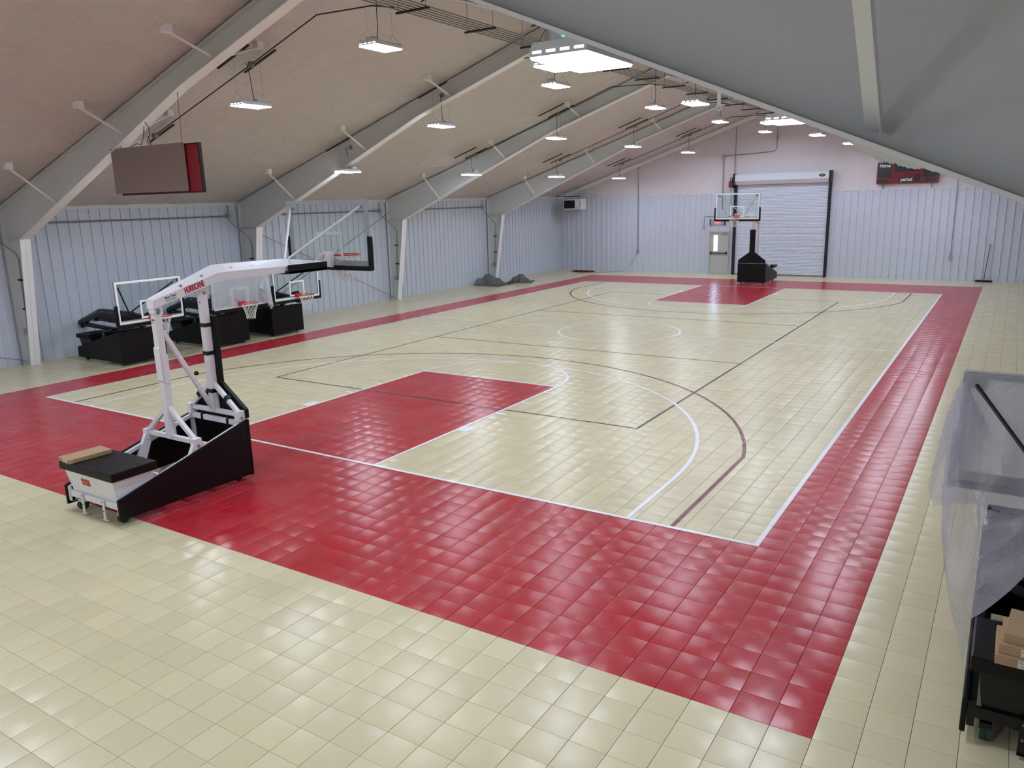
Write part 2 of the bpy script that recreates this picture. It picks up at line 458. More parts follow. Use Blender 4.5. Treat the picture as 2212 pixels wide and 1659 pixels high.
LZ = [0.0]   # every painted line sits a hair above the one before
def ribbon(name, pts, wd, m, z, closed=False):
    """painted line of width wd along pts (centre line)"""
    LZ[0] += 0.00003; z = z + LZ[0]
    n = len(pts); vs = []; fs = []
    for i in range(n):
        if closed: t = Vector(pts[(i + 1) % n]) - Vector(pts[i - 1])
        else: t = Vector(pts[min(i + 1, n - 1)]) - Vector(pts[max(i - 1, 0)])
        t.normalize(); s = Vector((-t.y, t.x)) * wd / 2
        p = Vector(pts[i]); vs += [(p.x - s.x, p.y - s.y, z), (p.x + s.x, p.y + s.y, z)]
    for i in range(n if closed else n - 1):
        j = (i + 1) % n
        fs.append((2 * i, 2 * j, 2 * j + 1, 2 * i + 1))
    o = MB().add(vs, fs).build(name, m, floor)
    return o
def arc(cx, cy, r, a0, a1, n=64):
    return [(cx + r * math.cos(a0 + (a1 - a0) * k / n), cy + r * math.sin(a0 + (a1 - a0) * k / n)) for k in range(n + 1)]
def f2(pts): return [(x * FT, y * FT) for x, y in pts]
LW = 2 / 12  # two-inch lines
h = LW / 2
Zb, Zm, Zw = 0.0004, 0.0016, 0.0028
for sx in (-1, 1):
    ribbon('sideline', f2([(sx * (25 - h), -42), (sx * (25 - h), 42)]), 0.06, M['line_white'], Zw)
    ribbon('volleyball_sideline', f2([(sx * (15 - h), -30), (sx * (15 - h), 30)]), 0.05, M['line_black'], Zb)
for sy in (-1, 1):
    ribbon('baseline', f2([(-25, sy * (42 - h)), (25, sy * (42 - h))]), 0.06, M['line_white'], Zw)
    ribbon('volleyball_end_line', f2([(-15, sy * (30 - h)), (15, sy * (30 - h))]), 0.05, M['line_black'], Zb)
    ribbon('attack_line', f2([(-15, sy * 10), (15, sy * 10)]), 0.05, M['line_black'], Zb)
    ribbon('free_throw_line', f2([(-6, sy * (23 + h)), (6, sy * (23 + h))]), 0.058, M['line_white'], Zw)
    ribbon('free_throw_circle', f2(arc(0, sy * 23, 6 - h, 0 if sy < 0 else PI, PI if sy < 0 else 2 * PI)), 0.058, M['line_white'], Zw)
    for sx in (-1, 1):
        ribbon('lane_line', f2([(sx * (6 - h), sy * 42), (sx * (6 - h), sy * 23)]), 0.058, M['line_white'], Zw)
        b0 = 42 - 7
        q = MB().box(min(sx * 6, sx * 6.67) * FT, max(sx * 6, sx * 6.67) * FT, min(sy * b0, sy * (b0 - 1)) * FT, max(sy * b0, sy * (b0 - 1)) * FT, 0.0004, 0.0026)
        q.build('lane_block', M['line_white'], floor)
        for d in (11, 14, 17):
            ribbon('lane_mark', f2([(sx * 6, sy * (42 - d - h)), (sx * 6.67, sy * (42 - d - h))]), 0.058, M['line_white'], Zw)
    hy = sy * (42 - 5.25)
    R1 = 19.75 - h
    s1 = 1 if sy < 0 else -1
    a = arc(0, hy, R1, 0 if sy < 0 else PI, PI if sy < 0 else 2 * PI, 96)
    pts = [(R1 if sy < 0 else -R1, sy * 42)] + a + [(-R1 if sy < 0 else R1, sy * 42)]
    ribbon('three_point_line', f2(pts), 0.058, M['line_white'], Zw)
    R2 = 22.146 - h; xs = 21.65 - h
    th = math.acos(xs / R2)
    a0, a1 = (th, PI - th) if sy < 0 else (PI + th, 2 * PI - th)
    a = arc(0, hy, R2, a0, a1, 96)
    pts = [(a[0][0], sy * 42)] + a + [(a[-1][0], sy * 42)]
    ribbon('college_three_point_line', f2(pts), 0.058, M['line_maroon'], Zm)
ribbon('centre_line', f2([(-25, 0), (25, 0)]), 0.058, M['line_white'], Zw)
ribbon('centre_circle', f2(arc(0, 0, 6 - h, 0, 2 * PI, 96)[:-1]), 0.058, M['line_white'], Zw, True)

# ---- ribbed wall panels (3 ft wide, ribs every foot)
PW = 0.9144
def panel_mesh(width, z0, z1, m):
    prof = []
    x = 0.0
    def add(px, d): prof.append((px, d))
    nr = max(1, int(round(width / FT)))
    pitch = width / nr
    for k in range(nr):
        c = k * pitch
        add(c, 0.0 if k else 0.0)
        add(c + 0.010, 0.036); add(c + 0.036, 0.036); add(c + 0.050, 0.0)
        for q in (0.40, 0.68):
            add(c + pitch * q - 0.012, 0.0); add(c + pitch * q - 0.004, 0.004); add(c + pitch * q + 0.004, 0.004); add(c + pitch * q + 0.012, 0.0)
    add(width, 0.0)
    n = len(prof); vs = []
    for zz in (z0, z1):
        vs += [(px, -d, zz) for px, d in prof]
    vs += [(0, 0.02, z0), (width, 0.02, z0), (width, 0.02, z1), (0, 0.02, z1)]
    fs = [(i, i + 1, n + i + 1, n + i) for i in range(n - 1)]
    b = 2 * n
    fs += [(b + 1, b, b + 3, b + 2), (n - 1, b + 1, b + 2, 2 * n - 1), (b, 0, n, b + 3),
           tuple(range(n, 2 * n)) + (b + 2, b + 3), tuple(reversed(range(n))) + (b, b + 1)]
    return MB().add(vs, fs).mesh('wall_panel', m)
PANEL = panel_mesh(PW, 0.0, 3.95, M['panel'])

def wall_box(name, mb, m, label):
    o = mb.build(name, m); tag(o, label, 'wall', kind='structure'); return o
gable = [(-12.35, -0.1), (12.35, -0.1), (12.35, roof_z(12) + 0.05), (0, roof_z(0) + 0.25), (-12.35, roof_z(12) + 0.05)]
def gable_sheet(name, y, sgn, m, label):
    """vinyl-faced insulation sheet over the whole gable, gently puckered"""
    nx, nz = 120, 44
    vs = []; fs = []
    P = rng.uniform(0, 6.28, 24)
    for a in range(nx + 1):
        x = -12.3 + 24.6 * a / nx
        top = roof_z(x) + 0.08
        for b in range(nz + 1):
            z = -0.05 + (top + 0.05) * b / nz
            d = 0.010 * math.sin(2.1 * x + P[0] + 0.8 * math.sin(z * 1.3 + P[1])) + 0.008 * math.sin(4.7 * x + 2.2 * z + P[2]) + 0.006 * math.sin(9.3 * x - 3.1 * z + P[3])
            if z < 3.9: d = 0
            vs.append((x, y - sgn * abs(d), z))
    for a in range(nx):
        for b in range(nz):
            i = a * (nz + 1) + b
            fs.append((i, i + nz + 1, i + nz + 2, i + 1))
    o = MB().add(vs, fs).build(name, m, smooth=True)
    MBo = MB().prism(gable, 'y', y + sgn * 0.03, y + sgn * 0.15)
    MBo.build('wall_sheathing', M['panel'], o)
    tag(o, label, 'wall', kind='structure')
    return o
wall_far = gable_sheet('wall_far', YF + 0.045, 1, M['vinyl_wall'], 'far gable wall, white ribbed panels below shiny vinyl insulation')
wall_back = gable_sheet('wall_back', YB, -1, M['vinyl_wall'], 'back gable wall behind the viewer')
# far wall panels leave out the two doors
x = -WX
k = 0
while x < WX - 0.05:
    x2 = min(x + PW, WX)
    def seg(a, b, z0, z1):
        if b - a < 0.04: return
        if abs((b - a) - PW) < 1e-3 and z0 == 0: link('wall_panel', PANEL, wall_far, (a, YF, 0))
        else:
            link('wall_panel', panel_mesh(b - a, z0, z1, M['panel']), wall_far, (a, YF, 0))
    D1, D2, D3 = (-3.34, -2.31), 2.15, (-2.10, 2.36)
    if x2 <= D1[0] or x >= D3[1]: seg(x, x2, 0, 3.95)
    else:
        if x < D1[0]: seg(x, D1[0], 0, 3.95)
        lo, hi = max(x, D1[0]), min(x2, D1[1])
        if hi > lo: seg(lo, hi, 2.15, 3.95)
        lo, hi = max(x, D1[1]), min(x2, D3[0])
        if hi > lo: seg(lo, hi, 0, 3.95)
        if x2 > D3[1]: seg(D3[1], x2, 0, 3.95)
    x = x2
for a, b in ((-WX, -2.1), (2.36, WX)):
    t = MB().box(a, b, YF - 0.032, YF + 0.03, 3.95, 3.985).build('trim_cap', M['panel_trim'], wall_far)
t = MB().box(-WX, -WX + 0.10, YF - 0.04, YF + 0.02, 0, 3.95).build('corner_trim', M['panel_trim'], wall_far)

wall_left = wall_box('wall_left', MB().box(-WX - 0.25, -WX - 0.03, YB, YF + 0.2, -0.1, 4.4), M['panel'], 'left side wall of white ribbed steel panels')
wall_right = wall_box('wall_right', MB().box(WX + 0.03, WX + 0.25, YB, YF + 0.2, -0.1, 4.4), M['panel'], 'right side wall of white ribbed steel panels')
y = YF - 0.02
while y > -20.0:
    link('wall_panel', PANEL, wall_left, (-WX, y - PW, 0), PI / 2)
    y -= PW
y = YF - 0.02
while y > -20.0:
    link('wall_panel', PANEL, wall_right, (WX, y, 0), -PI / 2)
    y -= PW
for s, wl in ((-1, wall_left), (1, wall_right)):
    MB().box(min(s * WX, s * (WX - 0.035)), max(s * WX, s * (WX - 0.035)), YB, YF, 3.95, 4.0).build('eave_trim', M['panel_trim'], wl)
    MB().box(min(s * (WX + .03), s * (WX - 0.06)), max(s * (WX + .03), s * (WX - 0.06)), YB, YF, 4.0, 4.10).build('eave_flashing', M['frame_web'], wl)

# ---- roof insulation, sagging a little between the purlins
def roof_side(s):
    nx, ny = 84, 190
    vs = []; fs = []
    ph = rng.uniform(0, 6.28, 12)
    for a in range(nx + 1):
        u = a / nx; xx = 12.25 * (1 - u)
        for b in range(ny + 1):
            yy = YB + (YF + 0.15 - YB) * b / ny
            t = ((xx - 0.05) / 1.54) % 1.0
            bay = ((yy + 18.29) / 7.315) % 1.0
            d = 0.022 * math.sin(PI * t) + 0.012 * math.sin(1.9 * yy + 2.3 * xx + ph[0]) * math.sin(PI * t) + 0.008 * math.sin(3.7 * yy - 1.1 * xx + ph[1]) + 0.006 * math.sin(6.1 * yy + 3.4 * xx + ph[2])
            d *= min(1.0, 6 * min(bay, 1 - bay))
            vs.append((s * xx, yy, roof_z(xx) + 0.03 - d))
    for a in range(nx):
        for b in range(ny):
            i = a * (ny + 1) + b
            fs.append((i, i + 1, i + ny + 2, i + ny + 1))
    return vs, fs
ceil = empty('ceiling')
tag(ceil, 'pitched roof lined with pale vinyl-faced insulation', 'ceiling', kind='structure')
for s in (-1, 1):
    vs, fs = roof_side(s)
    MB().add(vs, fs).build('roof_insulation', M['vinyl_roof'], ceil, smooth=True)
    MB().add([(0, YB - .2, roof_z(0) + .15), (s * 12.6, YB - .2, roof_z(12.6) + .15), (s * 12.6, YF + .3, roof_z(12.6) + .15), (0, YF + .3, roof_z(0) + .15),
              (0, YB - .2, roof_z(0) + .22), (s * 12.6, YB - .2, roof_z(12.6) + .22), (s * 12.6, YF + .3, roof_z(12.6) + .22), (0, YF + .3, roof_z(0) + .22)],
             [(0, 1, 2, 3), (7, 6, 5, 4), (0, 4, 5, 1), (1, 5, 6, 2), (2, 6, 7, 3), (3, 7, 4, 0)]).build('roof_sheeting', M['panel'], ceil)

# ---- portal frames
LOW = [(11.12, 3.25), (4.2, 6.19), (0.0, 7.60)]     # lower flange line
def low_z(x):
    x = abs(x)
    for (a, za), (b, zb) in zip(LOW, LOW[1:]):
        if b <= x <= a: return za + (zb - za) * (a - x) / (a - b)
    return 3.25
FW = 0.25
BR_X = (3.15, 6.2, 9.3)
def portal(y, label):
    r = empty('steel_frame', (0, y, 0))
    tag(r, label, 'steel frame', 'portal frames of the hall', 'structure')
    for s in (-1, 1):
        web = [(s * 11.98, 3.25), (s * 11.12, 3.25), (s * 4.2, 6.19), (0, 7.60), (0, roof_z(0)), (s * 11.98, roof_z(11.98))]
        MB().prism(web, 'y', -0.006, 0.006).build('rafter_web', M['frame_web'], r)
        fl = MB()
        for (xa, za), (xb, zb) in zip(LOW, LOW[1:]):
            fl.bar((s * xa, 0, za), (s * xb, 0, zb), FW, 0.016)
        fl.build('rafter_flange', M['frame_flange'], r)
        tf = MB().bar((s * 11.95, 0, roof_z(11.95) - 0.02), (0, 0, roof_z(0) - 0.02), FW, 0.014)
        tf.build('top_flange', M['frame_web'], r)
        cw = [(s * 11.98, 0), (s * 11.62, 0), (s * 11.12, 3.25), (s * 11.98, 3.25)]
        MB().prism(cw, 'y', -0.006, 0.006).build('column_web', M['frame_web'], r)
        MB().add([(s * 11.62, -FW / 2, 0), (s * 11.62, FW / 2, 0), (s * 11.12, FW / 2, 3.26), (s * 11.12, -FW / 2, 3.26),
                  (s * 11.636, -FW / 2, 0), (s * 11.636, FW / 2, 0), (s * 11.136, FW / 2, 3.26), (s * 11.136, -FW / 2, 3.26)],
                 [(0, 1, 2, 3), (7, 6, 5, 4), (0, 4, 5, 1), (1, 5, 6, 2), (2, 6, 7, 3), (3, 7, 4, 0)]).build('column_flange', M['frame_flange'], r)
        MB().box(min(s * 11.98, s * 11.95), max(s * 11.98, s * 11.95), -FW / 2, FW / 2, 0, 3.95).build('outer_flange', M['frame_web'], r)
        MB().box(min(s * 11.12, s * 11.95), max(s * 11.12, s * 11.95), -FW / 2 + .02, FW / 2 - .02, 3.245, 3.26).build('knee_stiffener', M['frame_web'], r)
        MB().box(min(s * 11.55, s * 11.9), max(s * 11.55, s * 11.9), -0.14, 0.14, 0, 0.02).build('base_plate', M['frame_web'], r)
        for bx in BR_X:
            for sy in (-1, 1):
                b = MB(); a0 = Vector((s * bx, sy * 0.03, low_z(bx) + 0.05)); a1 = Vector((s * bx, sy * 1.0, roof_z(bx) - 0.05))
                b.bar(a0, a1, 0.05, 0.006); b.bar(a0 + Vector((0.022 * s, 0, 0)), a1 + Vector((0.022 * s, 0, 0)), 0.006, 0.05)
                o = b.build('flange_brace', M['frame_flange'], r)
                MB().box(s * bx - 0.08, s * bx + 0.08, sy * 1.0 - 0.07, sy * 1.0 + 0.07, roof_z(bx) - 0.09, roof_z(bx) + 0.05).build('purlin_clip', M['frame_flange'], o)
    return r
for y, l in zip(FRAMES_Y, ['grey steel portal frame closest to the viewer, its rafter filling the upper right',
                           'grey steel portal frame with the scoreboard back hanging under it',
                           'grey steel portal frame behind the near hoop, third from the far wall',
                           'grey steel portal frame, second from the far wall',
                           'grey steel portal frame standing last before the far wall, plastic heap at its foot']):
    fr = portal(y, l)
    if y < -18: near_frame = fr; fr.location.z = 0.009
# end-wall rafter channel along the gable
er = empty('trim_1', (0, YF - 0.10, 0)); tag(er, 'pale rake channel along the top of the far gable wall', 'trim', kind='structure')
for s in (-1, 1):
    MB().bar((s * 12, 0, roof_z(12) - 0.10), (0, 0, roof_z(0) - 0.10), 0.10, 0.20).build('rake_channel', M['frame_flange'], er)

# scraps of dried foam on the near rafter's lower flange
fm = MB(); n = 60; top = []; bot = []
for k in range(n + 1):
    t = k / n; xx = 9.24 + 0.25 * t; zz = low_z(xx) - 0.008
    dd = 0.022 * math.sin(PI * min(1, t * 1.15)) ** 0.6 * (0.7 + 0.5 * random.random()) if t < 0.96 else 0.0
    top.append((xx, zz)); bot.append((xx, zz - 0.004 - dd))
fm_poly = top + bot[::-1]
fm.prism(fm_poly, 'y', -0.115, -0.095)
fm.build('foam_residue', M['foam'], near_frame, smooth=False)
hk = MB().bar((8.80, -0.06, low_z(8.8)), (8.80, -0.06, low_z(8.8) - 0.055), 0.012, 0.006)
hk.tube([(8.80 + 0.009 * math.sin(a), -0.06, low_z(8.8) - 0.060 + 0.009 * math.cos(a)) for a in [2 * PI * q / 12 for q in range(12)]], 0.003, 6, closed=True)
hk.build('eye_hook', M['frame_flange'], near_frame)

# ---- wall X-bracing rods between second and third frames from the far wall
for nm, a, b, l in (('brace_rod', (-11.9, -3.6, 3.25), (-11.9, 3.6, 0.10), 'thin steel bracing rod falling toward the far wall behind the left hoops'),
                    ('brace_rod', (-11.86, 3.6, 3.55), (-11.86, -3.6, 0.35), 'thin steel bracing rod rising toward the far wall, crossing the other rod'),
                    ('brace_rod', (-11.88, -18.0, 2.2), (-11.88, -11.1, 0.12), 'thin steel bracing rod low on the left wall by the first column')):
    tag(MB().tube([a, b], 0.012, 6).build(nm, M['galv']), l, 'bracing rod', 'wall bracing rods', 'structure')

# ================================================================== doors in the far wall
d = empty('door_1', (-2.825, YF, 0)); tag(d, 'grey steel exit door with a narrow window and push bar', 'door', kind='structure')
fr = MB().prism([(-0.515, 0), (-0.455, 0), (-0.455, 2.07), (0.455, 2.07), (0.455, 0), (0.515, 0), (0.515, 2.15), (-0.515, 2.15)], 'y', -0.06, 0.03)
fr.build('door_frame', M['door_grey'], d)
leaf = MB().box(-0.455, -0.27, -0.015, 0.03, 0.01, 2.07).box(-0.08, 0.455, -0.015, 0.03, 0.01, 2.07).box(-0.27, -0.08, -0.015, 0.03, 0.01, 1.16).box(-0.27, -0.08, -0.015, 0.03, 1.93, 2.07).build('door_leaf', M['door_grey'], d)
MB().box(-0.27, -0.08, 0.0, 0.012, 1.16, 1.93).build('door_pane', M['daylight'], leaf)
gd = MB()  # added glowing strips imitating the tree pattern seen through the pane, no real bars
for a, b in (((-0.26, 1.28), (-0.09, 1.55)), ((-0.26, 1.42), (-0.12, 1.62)), ((-0.24, 1.18), (-0.09, 1.36)), ((-0.2, 1.6), (-0.09, 1.7))):
    gd.bar((a[0], -0.002, a[1]), (b[0], -0.002, b[1]), 0.004, 0.022)
tag(gd.build('tree_view_strips', M['day_tree'], leaf), kind='stuff')
MB().box(-0.42, 0.40, -0.075, -0.045, 1.03, 1.08).box(-0.44, -0.38, -0.09, -0.015, 1.0, 1.12).box(0.36, 0.42, -0.09, -0.015, 1.0, 1.12).build('push_bar', M['dark_strut'], leaf)
MB().box(0.12, 0.44, -0.06, -0.015, 1.98, 2.03).build('door_closer', M['box_metal'], leaf)
MB().box(0.36, 0.455, -0.03, -0.012, 0.05, 1.0).build('latch_rod_cover', M['door_grey'], leaf)

d = empty('door_2', (0.13, YF, 0)); tag(d, 'wide white rolling shutter door with hood and black guides', 'door', kind='structure')
cur = MB(); zz = 0.06; vs = []; prof = []
while zz < 4.42:
    prof += [(0.004, zz), (-0.034, zz + 0.010), (-0.040, zz + 0.030), (-0.034, zz + 0.050), (0.004, zz + 0.060)]
    zz += 0.068
for X in (-2.12, 2.12): vs += [(X, yy, z) for yy, z in prof]
n = len(prof)
cur.add(vs, [(i, i + 1, n + i + 1, n + i) for i in range(n - 1)])
c = cur.build('shutter_curtain', M['door_white'], d)
MB().box(-2.12, 2.12, -0.055, -0.005, 0.0, 0.065).build('bottom_bar', M['galv'], d)
for X in (-2.19, 2.19):
    MB().box(X - 0.065, X + 0.065, -0.13, 0.0, 0, 4.43).build('guide_rail', M['door_black'], d)
MB().prism([(0.0, 4.86), (-0.34, 4.86), (-0.40, 4.80), (-0.40, 4.54), (-0.24, 4.36), (0.0, 4.36)], 'x', -2.16, 2.16).build('hood', M['hood'], d)
for X in (-2.19, 2.19):
    MB().box(X - 0.05 + (0.02 if X > 0 else -.02), X + 0.05 + (0.02 if X > 0 else -.02), -0.42, 0.0, 4.36, 4.89).build('hood_bracket', M['door_black'], d)
nb = 28
MB().prism([(1.86 + 0.145 * math.cos(2 * PI * k / nb), 4.68 + 0.07 * math.sin(2 * PI * k / nb)) for k in range(nb)], 'y', -0.404, -0.399).build('maker_badge', M['ink'], d)
text('badge_letters', 'AIIMR', 0.075, M['box_metal'], d, frame4((1.86, -0.4045, 4.68), (1, 0, 0), (0, 0, 1)), sx=0.9)
op = empty('door_opener', (-2.17, YF - 0.30, 4.52)); tag(op, 'red and black electric operator on the left end of the shutter hood', 'door opener')
MB().box(-0.16, 0.02, -0.10, 0.10, -0.28, 0.02).build('motor_case', M['opener_red'], op, bevel=0.01)
MB().cyl((-0.05, 0, 0.02), (-0.05, 0, 0.20), 0.075).build('motor', M['cable'], op, smooth=True)
MB().cyl((-0.05, -0.078, 0.07), (-0.05, -0.06, 0.16), 0.03).build('motor_label', M['label_white'], op)
MB().box(0.03, 0.08, 0.0, 0.30, -0.3, 0.3).build('mount_bracket', M['door_black'], op)
MB().tube([(-0.08, -0.05, -0.28), (-0.06, -0.06, -0.5), (0.0, -0.05, -0.65), (0.06, 0.1, -0.75), (0.05, 0.2, -0.6)], 0.007, 6).build('cable_loop', M['cable'], op)
MB().tube([(-0.10, 0.1, -0.2), (-0.12, 0.12, -1.2), (-0.11, 0.14, -3.2)], 0.006, 6).build('pull_chain', M['cable'], op)

# exit sign with lamp heads, partly behind the far hoop
ex = empty('exit_sign', (-2.92, YF - 0.05, 2.58)); tag(ex, 'red lit exit sign with two lamp heads above the grey door', 'exit sign')
MB().box(-0.16, 0.16, -0.02, 0.03, -0.10, 0.12).build('sign_case', M['label_white'], ex, bevel=0.006)
MB().box(-0.145, 0.145, -0.024, -0.018, -0.085, 0.105).build('sign_face', M['exit_red'], ex)
text('sign_letters', 'EXIT', 0.15, M['white_text'], ex, frame4((0, -0.025, 0.01), (1, 0, 0), (0, 0, 1)), bold=0.002)
for s in (-1, 1):
    MB().box(s * 0.27 - 0.10, s * 0.27 + 0.10, -0.02, 0.03, -0.13, 0.15).build('lamp_plate', M['box_metal'], ex)
    MB().box(s * 0.37 - 0.025, s * 0.37 + 0.025, -0.04, 0.03, -0.14, 0.16).build('lamp_head', M['dark_strut'], ex)
cd = MB().tube([(-3.62, YF - 0.04, 2.42), (-3.62, YF - 0.04, 2.80), (-3.60, YF - 0.04, 2.86), (-3.53, YF - 0.04, 2.88), (-3.0, YF - 0.04, 2.88)], 0.014, 8)
o = cd.build('switch_conduit', M['box_metal']); tag(o, 'short grey conduit bend beside the exit sign', 'conduit')
MB().box(-3.67, -3.57, YF - 0.075, YF - 0.005, 2.30, 2.43).build('switch_box', M['box_metal'], o)

# ---- scoreboards
def scoreboard(loc, front):
    r = empty('scoreboard', loc)
    MB().box(-1.23, 1.23, -0.06, 0.10, -0.46, 0.46).build('cabinet', M['score_maroon'], r, bevel=0.008, seg=1)
    def P(nm, x0, x1, z0, z1, m=M['score_black']):
        return MB().box(x0, x1, -0.064, -0.058, z0, z1).build(nm, m, r)
    P('name_panel', -1.20, -0.62, 0.20, 0.44)
    P('score_window', -1.19, -0.63, -0.22, 0.17, M['score_digit'])
    P('clock_window', -0.52, 0.50, 0.05, 0.44, M['score_digit'])
    P('period_panel', -0.30, 0.26, -0.42, -0.20)
    P('digit_window', 0.30, 0.52, -0.40, -0.08, M['score_digit'])
    P('score_window', 0.63, 1.19, -0.22, 0.17, M['score_digit'])
    P('name_panel', 0.62, 1.20, 0.20, 0.44)
    P('foul_window', -1.19, -0.76, -0.42, -0.27, M['score_digit'])
    P('foul_window', 0.72, 1.17, -0.42, -0.27, M['score_digit'])
    P('possession_light', -0.70, -0.63, -0.40, -0.33); P('possession_light', 0.57, 0.64, -0.40, -0.33)
    text('lettering', 'Home', 0.22, M['white_text'], r, frame4((-0.91, -0.066, 0.315), (1, 0, 0), (0, 0, 1)), bold=0.004, sx=0.8)
    text('lettering', 'period', 0.22, M['white_text'], r, frame4((-0.02, -0.066, -0.295), (1, 0, 0), (0, 0, 1)), bold=0.004, sx=0.8)
    for X in (-0.97, 0.98):
        MB().box(X - 0.03, X + 0.03, 0.05, 0.085, -0.66, 0.62).build('mount_rail', M['galv'], r)
    return r
sb = scoreboard((5.49, YF - 0.12, 4.665), True)
tag(sb, 'maroon and black scoreboard on the far wall reading Home and period', 'scoreboard')
s2 = empty('scoreboard', (-5.53, -11.06, 4.70)); tag(s2, 'hanging scoreboard seen from behind, brown back panel and red cabinet edge', 'scoreboard')
MB().box(-1.25, 1.25, -0.012, 0.0, -0.465, 0.465).build('back_panel', M['score_back'], s2, rot=(0, 0, 0))
MB().box(-1.02, 1.66, 0.03, 0.05, -0.49, 0.42).build('cabinet_back', M['score_red'], s2)
MB().box(-1.04, 1.70, 0.0, 0.06, -0.505, -0.485).box(-1.04, 1.70, 0.0, 0.06, 0.42, 0.44).box(1.66, 1.70, 0.0, 0.06, -0.485, 0.42).box(-1.04, -1.02, 0, 0.06, -0.485, 0.42).build('cabinet_rim', M['score_black'], s2)
MB().box(-1.0, 1.64, 0.05, 0.07, -0.485, 0.42).build('cabinet_front', M['score_maroon'], s2)
for X in (-0.95, 1.16):
    MB().tube([(X, 0.02, 0.44), (X, 0.05, low_z(-5.53 + X) - 4.70)], 0.006, 6).build('hanger_rod', M['wire'], s2)
MB().tube([(-0.6, 0.02, 0.45), (-0.35, 0.03, 0.53), (-0.2, 0.03, 0.50), (-0.1, 0.03, 0.62), (-0.02, 0.03, 0.86)], 0.008, 6).build('power_cable', M['cable'], s2)
MB().tube([(0.1, 0.03, 0.44), (0.02, 0.03, 0.55), (0.14, 0.03, 0.68), (0.12, 0.03, 0.82), (0.0, 0.03, 0.95)], 0.008, 6).build('power_cable', M['cable'], s2)

# ---- unit heater in the far left corner
ht = empty('unit_heater', (-10.58, 16.98, 3.61)); tag(ht, 'white unit heater with black louvres hung in the far left corner', 'heater')
MB().box(-0.53, 0.53, -0.02, 0.62, -0.27, 0.27).build('case', M['heater'], ht, bevel=0.012)
MB().box(-0.48, 0.17, -0.028, -0.015, -0.215, 0.21).build('grille', M['score_black'], ht)
for k in range(6):
    MB().box(-0.47, 0.16, -0.045, -0.022, -0.19 + k * 0.072, -0.176 + k * 0.072).build('louvre', M['door_black'], ht, rot=(0, 0, 0))
MB().box(0.47, 0.495, -0.024, -0.018, -0.14, 0.17).build('side_vent', M['score_black'], ht)
MB().box(0.24, 0.37, -0.024, -0.018, -0.205, -0.175).build('badge', M['score_black'], ht)
MB().box(-1.05, 0.42, 0.1, 0.14, 0.40, 0.44).build('strut_rail', M['dark_strut'], ht)
for X in (-0.5, 0.36):
    MB().tube([(X, 0.12, 0.27), (X, 0.12, roof_z(-10.58 + X) - 3.61)], 0.006, 6).build('hanger_rod', M['wire'], ht)

# ---- gable conduits
o = MB().tube([(-7.2, YF - 0.05, 1.2), (-7.24, YF - 0.06, 5.80), (-7.15, YF - 0.07, 5.90), (-6.3, YF - 0.12, 6.02)], 0.016, 8).build('wall_conduit', M['galv'])
tag(o, 'conduit climbing the far wall from the outlet to the roof, left half', 'conduit')
MB().box(-7.28, -7.13, YF - 0.09, YF - 0.005, 1.05, 1.22).build('outlet_box', M['box_metal'], o)
o = MB().tube([(-2.72, YF - 0.05, 3.2), (-2.72, YF - 0.05, 5.72)], 0.018, 8).tube([(-2.66, YF - .05, 5.76), (-0.35, YF - .05, 5.86), (-0.24, YF - .05, 5.92), (-0.2, YF - .05, 6.05), (-0.2, YF - .05, 7.75)], 0.018, 8).build('wall_conduit', M['galv'])
tag(o, 'bent conduit above the shutter hood with a junction box', 'conduit')
MB().box(-2.79, -2.65, YF - 0.10, YF - 0.005, 5.70, 5.82).build('junction_box', M['box_metal'], o)
MB().box(-0.26, -0.14, YF - 0.10, YF - 0.005, 6.42, 6.54).build('junction_box', M['box_metal'], o)
o = MB().tube([(-2.15, YF - 0.05, 4.9), (-2.15, YF - 0.05, 7.3)], 0.018, 8).build('wall_conduit', M['galv'])
tag(o, 'straight vertical conduit rising from the shutter operator', 'conduit')
o = MB().tube([(7.45, YF - 0.05, 1.05), (7.45, YF - 0.05, 4.7)], 0.014, 8).build('wall_conduit', M['galv'])
tag(o, 'vertical conduit down the far wall to an outlet right of the scoreboard', 'conduit')
MB().box(7.38, 7.52, YF - 0.09, YF - 0.005, 0.92, 1.08).build('outlet_box', M['box_metal'], o)

# ---- conduits and outlets on the left wall, one set at each frame
for fy, l in ((-10.97, 'beside the nearest left column'), (-3.66, 'beside the column behind the white near hoop'), (3.66, 'beside second left column from far wall'), (10.97, 'beside the last left column')):
    y0 = max(fy - 6.9, -19)
    o = MB().tube([(-11.98, y0, 3.62), (-11.98, fy - 0.5, 3.62)], 0.022, 8).tube([(-11.96, fy - 0.5, 3.95), (-11.96, fy - 0.5, 3.5), (-11.9, fy - 0.42, 3.36), (-11.6, fy - 0.06, 2.90), (-11.55, fy - 0.03, 2.75), (-11.68, fy - 0.03, 0.95)], 0.014, 8).build('wall_conduit', M['galv'])
    tag(o, 'conduit on left wall dropping to an outlet ' + l, 'conduit', 'left wall conduits')
    MB().box(-11.99, -11.90, fy - 0.57, fy - 0.44, 3.55, 3.69).build('junction_box', M['box_metal'], o)
    MB().box(-11.76, -11.60, fy - 0.10, fy - 0.02, 0.80, 0.97).build('outlet_box', M['box_metal'], o)
    for zz in (2.2, 1.45):
        MB().box(-11.70, -11.53, fy - 0.06, fy - 0.02, zz, zz + 0.05).build('strap', M['dark_strut'], o)

